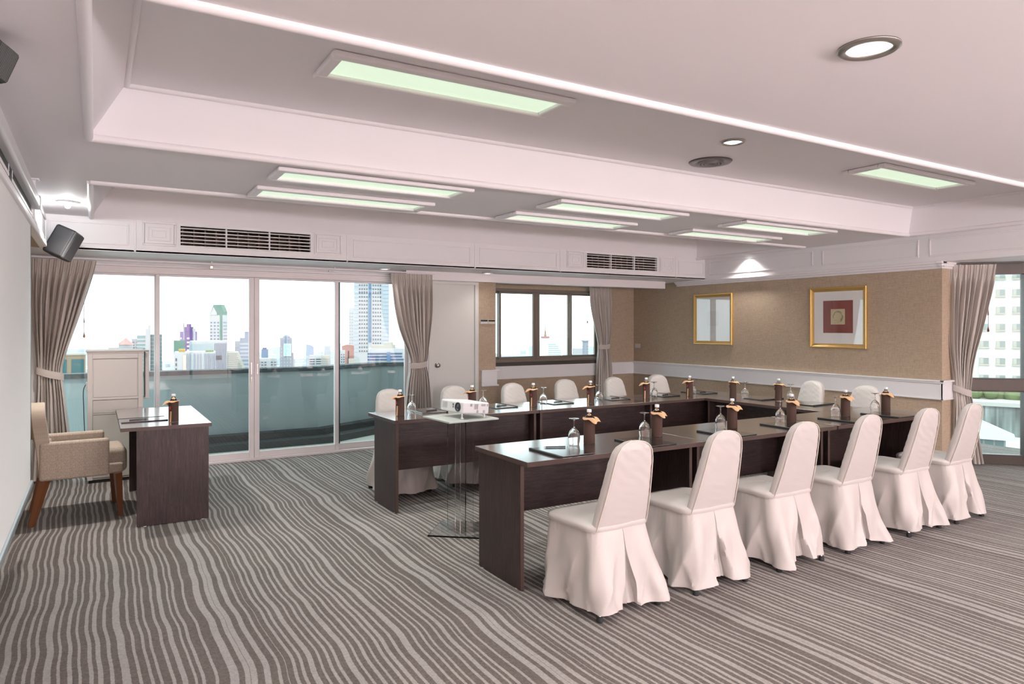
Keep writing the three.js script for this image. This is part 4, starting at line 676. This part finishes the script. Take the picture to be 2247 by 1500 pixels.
{ const B = building('domed_house', 'white block with pink hipped roof above the cabinet', 262, 290, 756, 700, cw.white, { win: { floor: 3.4, bay: 4, fw: .5, fh: .4 } }); const c = new THREE.ConeGeometry(B.w * .62, 7, 8).translate(0, B.H + 3.5, -B.dep / 2); obj('roof', c, cw.pink, B.g); obj('lower_wing', bx(-B.w * 1.2, -B.w / 2, 0, B.H - 3, -B.dep, -1), cw.warm, B.g); }
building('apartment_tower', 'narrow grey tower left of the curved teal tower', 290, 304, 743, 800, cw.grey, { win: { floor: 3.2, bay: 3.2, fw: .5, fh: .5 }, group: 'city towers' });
{ const B = building('glass_tower', 'curved teal glass tower with white fins behind the cabinet', 304, 353, 726, 620, cw.tealL, { noBody: true });
  const h = B.H; obj('left_wing', bx(-B.w / 2, -B.w * .14, 0, h - 4, -B.dep, 0), cw.tealL, B.g); obj('white_fin', bx(-B.w * .17, 0, 0, h + 2, -B.dep, .8), cw.white, B.g); obj('white_fin', bx(-.06 * B.w, .03 * B.w, 0, h + 5, -B.dep, .4), cw.white, B.g);
  obj('curved_wing', new THREE.CylinderGeometry(B.w * .30, B.w * .30, h - 3, 32).scale(1, 1, .7).translate(B.w * .2, (h - 3) / 2, -B.w * .25), cw.teal, B.g);
  stuff(obj('floor_bands', Array.from({ length: 24 }, (_, k) => bx(-B.w / 2 - .1, -B.w * .17, h - 8 - k * 3.4, h - 6.6 - k * 3.4, -2, .3)), cw.white, B.g)); stuff(obj('floor_bands', Array.from({ length: 24 }, (_, k) => new THREE.CylinderGeometry(B.w * .303, B.w * .303, .5, 28).scale(1, 1, .7).translate(B.w * .2, h - 6 - k * 3.4, -B.w * .25)), cw.tealL, B.g)); }
{ const B = building('scaffolded_building', 'green netted tower under construction', 384, 403, 752, 560, cw.green); obj('crown', bx(-B.w / 2 - .6, B.w / 2 + .6, B.H - 9, B.H + 2, -B.dep - .6, .6), cw.green, B.g); obj('crane_mast', rod([B.w * .5, B.H - 5, -3], [B.w * .45, B.H + 16, -3], .5), cw.grey, B.g); }
{ const B = building('purple_tower', 'purple tower with stepped crown', 402, 437, 727, 600, cw.purple, { win: { floor: 3.4, bay: 4.6, fw: .42, fh: .42 }, winMat: std(rgb(.55, .45, .68), .5), topGap: 3, rot: .5 }); obj('crown', [bx(-B.w * .3, B.w * .25, B.H, B.H + 4, -B.dep * .8, -1), bx(-B.w * .12, B.w * .1, B.H + 4, B.H + 6.5, -B.dep * .6, -2)], cw.purple, B.g); obj('pale_shaft', bx(B.w * .16, B.w * .34, B.H - 60, B.H + 2.5, -1, .5), cw.pale, B.g); }
{ const B = building('pointed_tower', 'tall white tower with green glass gable crown', 456, 494, 691, 700, cw.white, { win: { floor: 3.3, bay: 3.4, fw: .55, fh: .45 }, winMat: cw.winB, topGap: 3, rot: -.35, span: 120 });
  obj('green_strip', bx(B.w * .26, B.w * .42, B.H - 52, B.H + 2, -1, .6), cw.green, B.g);
  const s = new THREE.Shape(); s.moveTo(-B.w / 2, 0); s.lineTo(-B.w * .22, 10.5); s.lineTo(B.w * .3, 10.5); s.lineTo(B.w / 2, 4); s.lineTo(B.w / 2, 0); const e = new THREE.ExtrudeGeometry(s, { depth: B.dep, bevelEnabled: false }); e.translate(0, B.H, -B.dep); obj('crown', e, cw.green, B.g);
  const s2 = new THREE.Shape(); s2.moveTo(-B.w / 2 + .4, 0); s2.lineTo(-B.w * .2, 8); s2.lineTo(B.w * .05, 2); s2.lineTo(B.w * .05, 0); const e2 = new THREE.ExtrudeGeometry(s2, { depth: .6, bevelEnabled: false }); e2.translate(0, B.H, 0); obj('gable', e2, cw.white, B.g); }
{ const B = building('striped_office', 'white and grey striped office block before the pointed tower', 420, 495, 748, 330, cw.white, { dep: 16 }); obj('glazed_storey', bx(-B.w / 2 - .2, B.w * .15, B.H - 6.4, B.H - 1.2, -1, .4), std(rgb(.22, .29, .31), .3), B.g); obj('dark_storey', bx(-B.w / 2 - .2, B.w * .36, B.H - 9, B.H - 6.9, -1, .45), cw.winD, B.g);
  stuff(obj('stripes', Array.from({ length: 9 }, (_, k) => bx(B.w * .17 + k * B.w * .037, B.w * .17 + k * B.w * .037 + .32, B.H - 60, B.H - 1, -.5, .35)), cw.blueGrey, B.g)); stuff(obj('mullions', Array.from({ length: 20 }, (_, k) => bx(-B.w / 2 + k * .52, -B.w / 2 + k * .52 + .12, B.H - 6.4, B.H - 1.2, .3, .5)), cw.pale, B.g)); }
{ const B = building('striped_office', 'lower striped white office block with orange side wall', 387, 470, 772, 270, cw.white, { dep: 14 }); obj('roof_shed', bx(-B.w * .40, -B.w * .24, B.H, B.H + 1.1, -6, -1), cw.yellow, B.g); obj('orange_wall', bx(-B.w * .29, -B.w * .22, B.H - 60, B.H - 1.2, -.5, .3), std(rgb(.80, .47, .30), .8), B.g);
  stuff(obj('stripes', [[-.2, .03], [-.14, .02], [-.04, .035], [.05, .02], [.12, .02], [.22, .03], [.28, .03], [.33, .02], [.38, .025], [.43, .02], [.47, .02]].map(([p, q]) => bx(B.w * p, B.w * (p + q), B.H - 60, B.H - .6, -.5, .3)), cw.blueGrey, B.g)); for (let k = 0; k < 4; k++) obj('window', bx(-B.w * .47, -B.w * .44, B.H - 3.4 - k * 1.9, B.H - 2.3 - k * 1.9, -.2, .25), cw.winD, B.g); stuff(obj('roof_garden', Array.from({ length: 5 }, (_, k) => new THREE.IcosahedronGeometry(.45, 1).translate(B.w * .27 + k * .55, B.H + .25, -.6)), cw.lime, B.g)); }
{ const B = building('sloped_office', 'cream office block with sloping right side', 495, 537, 769, 395, cw.warm, { noBody: true }); const s = new THREE.Shape(); s.moveTo(-B.w / 2, B.H - 60); s.lineTo(-B.w / 2, B.H); s.lineTo(B.w * .16, B.H - .8); s.lineTo(B.w * .9, B.H - 22); s.lineTo(B.w * .9, B.H - 60); const e = new THREE.ExtrudeGeometry(s, { depth: 10, bevelEnabled: false }); e.translate(0, 0, -10); obj('walls', e, cw.warm, B.g); obj('podium', bx(-B.w / 2, B.w, 0, B.H - 60, -10, 0), cw.warm, B.g);
  const L = []; for (let r = 0; r < 8; r++) for (let c = 0; c < 10 + Math.floor(r * .7); c++) L.push(bx(-B.w / 2 + .4 + c * .62, -B.w / 2 + .7 + c * .62, B.H - 2 - r * 1.15, B.H - 1.6 - r * 1.15, -.1, .15)); stuff(obj('windows', L, cw.win, B.g)); }
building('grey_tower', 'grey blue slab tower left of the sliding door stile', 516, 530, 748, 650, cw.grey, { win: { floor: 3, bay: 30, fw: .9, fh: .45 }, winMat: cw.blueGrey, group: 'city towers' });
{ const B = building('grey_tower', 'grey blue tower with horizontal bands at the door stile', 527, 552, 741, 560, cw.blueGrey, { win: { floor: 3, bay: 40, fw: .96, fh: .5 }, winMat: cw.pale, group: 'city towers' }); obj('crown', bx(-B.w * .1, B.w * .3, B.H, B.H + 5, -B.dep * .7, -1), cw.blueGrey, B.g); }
{ const B = building('blue_tower', 'small blue glass tower right of the door stile', 574, 588, 766, 900, cw.blue, {}); obj('cap', bx(-B.w * .35, B.w * .3, B.H, B.H + 2, -B.dep * .7, -1), cw.navy, B.g); }
building('white_block', 'low white block with dark windows right of the door stile', 566, 606, 786, 420, cw.white, { win: { floor: 1.55, bay: 1.9, fw: .6, fh: .4, skip: (r, c, n) => c === Math.floor(n * .5) || c === Math.floor(n * .55) }, topGap: .6, span: 14 });
{ const B = building('billboard_tower', 'grey stepped tower with light blue billboard', 615, 640, 741, 640, cw.grey, { win: { floor: 3.1, bay: 2.6, fw: .4, fh: .5 }, winMat: cw.pale, topGap: 8 }); const w = B.w; obj('dome', new THREE.SphereGeometry(w * .33, 20, 12).scale(1, .75, 1).translate(w * .05, B.H, -B.dep / 2), cw.blueGrey, B.g); obj('step', bx(w / 2, w * .64, 0, B.H - 14, -B.dep, -.5), cw.grey, B.g); obj('step', bx(w * .64, w * .76, 0, B.H - 20, -B.dep, -.5), cw.pale, B.g); obj('upper_band', bx(-w * .4, w * .35, B.H - 7, B.H - 1.5, -1, .4), cw.blueGrey, B.g);
  const c = document.createElement('canvas'); c.width = 128; c.height = 160; const x = c.getContext('2d'), R = rng(4); x.fillStyle = '#9fd6ef'; x.fillRect(0, 0, 128, 160); for (let i = 0; i < 60; i++) { x.fillStyle = ['#5aa8dc', '#c9ecf5', '#4a7fc0', '#7cc6ea'][i % 4]; x.globalAlpha = .5; x.beginPath(); x.ellipse(20 + R() * 90, 20 + R() * 125, 3 + R() * 12, 3 + R() * 12, 0, 0, 7); x.fill(); } const t = new THREE.CanvasTexture(c); t.colorSpace = THREE.SRGBColorSpace;
  obj('billboard', new THREE.BoxGeometry(w * .62, 11.4, .4).translate(w * .12, B.H - 11, .6), std(rgb(1, 1, 1), .6, { map: t }), B.g); }
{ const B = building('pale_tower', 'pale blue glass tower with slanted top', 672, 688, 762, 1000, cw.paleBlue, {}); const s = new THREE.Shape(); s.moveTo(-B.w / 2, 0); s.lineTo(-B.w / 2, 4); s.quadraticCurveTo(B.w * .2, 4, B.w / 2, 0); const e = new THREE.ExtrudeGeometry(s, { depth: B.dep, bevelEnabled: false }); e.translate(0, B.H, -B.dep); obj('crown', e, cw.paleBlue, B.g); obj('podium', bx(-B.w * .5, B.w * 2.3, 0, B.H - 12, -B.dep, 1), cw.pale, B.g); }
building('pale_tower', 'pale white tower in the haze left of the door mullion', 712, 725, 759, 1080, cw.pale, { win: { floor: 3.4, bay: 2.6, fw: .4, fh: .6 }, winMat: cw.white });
building('white_block', 'low white block with dark ribbon windows below the pale towers', 679, 705, 779, 400, cw.white, { win: { floor: 1.3, bay: 3.2, fw: .8, fh: .4 }, winMat: cw.winD, topGap: 1.2, span: 16 });
building('cream_block', 'low cream block below the pale tower', 704, 724, 779, 420, cw.warm, { win: { floor: 1.3, bay: .9, fw: .5, fh: .4 }, winMat: cw.grey, topGap: .6, span: 16 });
{ const B = building('coral_block', 'coral pink block with grey bays beside the big white tower', 751, 780, 759, 520, cw.coral, { dep: 12 }); obj('arched_top', new THREE.CylinderGeometry(B.w * .42, B.w * .42, 12, 24, 1, false, -Math.PI / 2, Math.PI).scale(1, 1, .3).rotateX(-Math.PI / 2).translate(0, B.H - .3, -6), cw.coral, B.g); obj('dark_strip', bx(-B.w * .07, B.w * .01, B.H - 40, B.H - 3.5, -.5, .3), cw.winD, B.g); stuff(obj('windows', facadeWin(B.w * .9, 12, B.H - 36, B.H - 4, { floor: 1.6, bay: 1.7, fw: .4, fh: .45, skip: (r, c) => c % 2 === 1 }).map(q => q.translate(0, 0, -6)), cw.grey, B.g)); }
{ const B = building('white_block', 'grey windowed block at the door mullion before the coral block', 742, 757, 768, 430, cw.white, { win: { floor: 1.5, bay: 1.3, fw: .5, fh: .5 }, topGap: .6, span: 20 }); }
building('cream_block', 'small cream roofed house before the coral block', 765, 782, 787, 380, cw.warm, { win: { floor: 1.6, bay: 1, fw: .6, fh: .3 }, topGap: 1.2, span: 9 });
building('slim_tower', 'slim pale tower left behind the big white tower', 766, 780, 675, 700, cw.white, { win: { floor: 3, bay: 2.4, fw: .4, fh: .4 }, winMat: cw.grey, span: 120, group: 'city towers' });
{ // the big white tower
  const a = at(778, 600, 460), b = at(853, 600, 460), c = a.clone().add(b).multiplyScalar(.5), w = a.distanceTo(b), H = 118 - GROUND, g = thing('white_tower', 'tall white office tower with blue glass strip', 'building', [c.x, GROUND, c.z], Math.atan2(-c.x, -c.z) + .02), dep = 20;
  obj('walls', bx(-w / 2, w / 2, 0, H, -dep, 0), cw.white, g); obj('glass_strip', bx(-w * .085, -w * .01, H - 127, H - 1, -.5, .35), cw.blue, g);
  const L = [], D = []; for (let r = 0; r < 52; r++) { const y = H - 3.2 - r * 2.55, tall = r === 36 ? 1.8 : 1.05; for (let k = 0; k < 4; k++) { L.push(bx(-w * .36 + k * w * .068, -w * .36 + k * w * .068 + w * .036, y, y + tall, -.1, .2)); L.push(bx(w * .03 + k * w * .068, w * .03 + k * w * .068 + w * .036, y, y + tall, -.1, .2)); } D.push(bx(-w / 2 - .1, -w * .385, y, y + tall, -6, .22)); D.push(bx(w * .315, w / 2 + .1, y, y + tall, -dep, .22)); }
  stuff(obj('windows', L, cw.win, g)); stuff(obj('corner_windows', D, std(rgb(.26, .30, .44), .4), g)); }
{ // blue striped office
  const B = building('blue_striped_office', 'white office with dark blue ribbon windows before the big tower', 808, 896, 765, 300, cw.white, { dep: 20 });
  for (let k = 0; k < 6; k++) obj('ribbon_window', bx(-B.w / 2 - .1, (k < 2 ? .34 : .495) * B.w, B.H - 2.4 - k * 1.28, B.H - 1.75 - k * 1.28, -.5, .25), cw.navy, B.g);
  obj('centre_bay', bx(-B.w * .03, B.w * .05, B.H - 14, B.H - 1.4, -.5, .5), cw.blue, B.g); obj('roof_house', [bx(-B.w * .42, B.w * .18, B.H, B.H + 1.5, -14, -4), bx(-B.w * .1, B.w * .12, B.H + 1.5, B.H + 2.6, -12, -5)], cw.warm, B.g); obj('side_wing', bx(B.w * .36, B.w * .55, 0, B.H - 2.6, -12, -.4), cw.white, B.g); }
{ // stepped tower with a spire in the brown window
  const a = at(1183, 750, 900), b = at(1231, 750, 900), c = a.clone().add(b).multiplyScalar(.5), w = a.distanceTo(b), H = at(1200, 742, 900).y - GROUND, g = thing('stepped_tower', 'green grey stepped tower with pink core and spire', 'building', [c.x, GROUND, c.z], Math.atan2(-c.x, -c.z)), gm = std(rgb(.48, .62, .62), .6);
  obj('core', bx(-w * .38, -w * .08, 0, H, -16, .6), std(rgb(.72, .50, .48), .8), g); obj('left_wing', bx(-w / 2, -w * .38, 0, H - 4, -16, 0), gm, g); for (let k = 0; k < 5; k++) obj('step_wing', bx(-w * .08 + k * w * .116, -w * .08 + (k + 1) * w * .116, 0, H - .5 - k * k * .9, -16, 0), gm, g);
  stuff(obj('floor_bands', Array.from({ length: 14 }, (_, k) => bx(-w * .08, w * .5, H - 8 - k * 2.6, H - 7.2 - k * 2.6, -1, .4)), cw.white, g)); obj('top_house', bx(-w * .42, -w * .02, H, H + 2.4, -10, 0), cw.pink, g); obj('spire', [rod([-w * .22, H + 2, -4], [-w * .22, H + 24, -4], .7, .15), rod([-w * .22, H + 2, -4], [-w * .22, H + 10, -4], 1.8, .9)], cw.pink, g); }
{ const B = building('grey_tower', 'grey block with flat roof slab at the right of the brown window', 1278, 1291, 749, 800, cw.grey, { win: { floor: 3, bay: 3, fw: .5, fh: .5 }, winMat: cw.blueGrey, group: 'city towers' }); obj('roof_slab', bx(-B.w * .7, B.w * .6, B.H, B.H + 1.2, -B.dep, 1), cw.blueGrey, B.g); obj('low_wing', bx(-B.w * 2.2, -B.w / 2, 0, B.H - 8, -8, 0), cw.white, B.g); }
{ // hotel opposite the right window
  const d = 118, a = at(2120, 716, d), b = at(2330, 716, d), c = a.clone().add(b).multiplyScalar(.5), w = a.distanceTo(b), g = thing('hotel_block', 'white hotel block with rows of windows outside the right window', 'building', [c.x, GROUND, c.z], Math.atan2(-c.x, -c.z)), H = 22 - GROUND;
  obj('walls', bx(-w / 2, w / 2, GROUND * 0 + 60, H, -14, 0), std(rgb(0.372, 0.367, 0.335), .8), g);
  const fl = 2.93, bay = 2.32, gm = std(rgb(0.133, 0.168, 0.159), .3), fm = std(rgb(0.309, 0.291, 0.230), .7), cm = std(rgb(0.243, 0.252, 0.221), .8);
  const gw = new THREE.BoxGeometry(1.3, 1.05, .12), gs = new THREE.BoxGeometry(1.5, .16, .3), gc = new THREE.BoxGeometry(.5, 1.0, .06);
  for (let r = 0; r < 10; r++) for (let k = 0; k < 6; k++) { const x = -w / 2 + 1.6 + k * bay, y = H - 3 - r * fl; const wn = obj('window', gw, gm, g); wn.position.set(x, y, .04); const cu = obj('blind', gc, cm, wn); cu.position.set(-.35, 0, .07); const si = obj('sill', gs, fm, wn); si.position.set(0, -.62, .12); }
  obj('podium', bx(-w, w, 0, 60, -20, 0), std(rgb(0.265, 0.265, 0.256), .9), g);
}
{ // lower things seen through the bottom pane
  const stain = dataTex(256, 256, (i, j) => { const n = vnoise(i / 6, j / 40, 42, 6, 71) * .6 + vnoise(i / 22, j / 90, 11, 2, 72) * .6, k = 95 + 110 * n; return [k * .93, k, k * .98]; });
  const d = 62, a = at(2150, 893, d), b = at(2300, 893, d), c = a.clone().add(b).multiplyScalar(.5), g = thing('stained_wall', 'weathered grey concrete wall seen through the lower right pane', 'wall', [c.x, 0, c.z], Math.atan2(-c.x, -c.z)), top = c.y;
  const ww = bx(-14, 14, top - 9, top, -1, 0); for (let i = 0; i < ww.attributes.uv.count; i++) ww.attributes.uv.setXY(i, ww.attributes.uv.getX(i) / 6, ww.attributes.uv.getY(i) / 9); obj('wall', ww, std(rgb(0.520, 0.520, 0.520), .9, { map: stain }), g); obj('coping', bx(-14, 14, top, top + .35, -4, .25), std(rgb(0.309, 0.319, 0.300), .8), g); obj('roof_deck', bx(-14, 14, top - .3, top - .01, -40, -1), std(rgb(0.274, 0.283, 0.265), .9), g);
  stuff(obj('roof_plants', Array.from({ length: 40 }, (_, k) => new THREE.IcosahedronGeometry(.55 + .3 * hash(k, 1), 1).translate(-12 + k * .6, top + .6 + .4 * hash(k, 2), -3 - 4 * hash(k, 3))), std(rgb(0.107, 0.142, 0.062), .9), g));
}
{ const d = 50, c = at(2166, 950, d), g = thing('roof_pavilion', 'small pavilion with pale hipped roof below the right window', 'building', [c.x, c.y, c.z], Math.atan2(-c.x, -c.z)); obj('walls', bx(-2.2, 1.1, -1.7, -.35, -3, 0), std(rgb(0.319, 0.332, 0.319), .8), g); for (let k = 0; k < 5; k++) obj('window', bx(-2 + k * .62, -1.5 + k * .62, -1.25, -.45, -.05, .06), std(rgb(0.098, 0.142, 0.146), .3), g);
  const s = new THREE.ConeGeometry(3.0, 1.25, 4).rotateY(Math.PI / 4).scale(1.05, 1, .95).translate(-.55, .25, -1.5); obj('roof', s.toNonIndexed(), std(rgb(0.291, 0.291, 0.274), .8), g); s.computeVertexNormals(); obj('terrace', bx(-9, 12, -2.2, -1.7, -12, 6), std(rgb(0.328, 0.328, 0.319), .9), g); obj('base', bx(-9, 12, -20, -2.2, -12, 6), std(rgb(0.265, 0.265, 0.256), .9), g); }

// ---------------------------------------------------------------- shadows on everything, hand over
scene.traverse(o => { if (o.isMesh) { o.castShadow = true; o.receiveShadow = true; } if (o.isLight && o.shadow) o.castShadow = true; });
renderer.render(scene, camera);
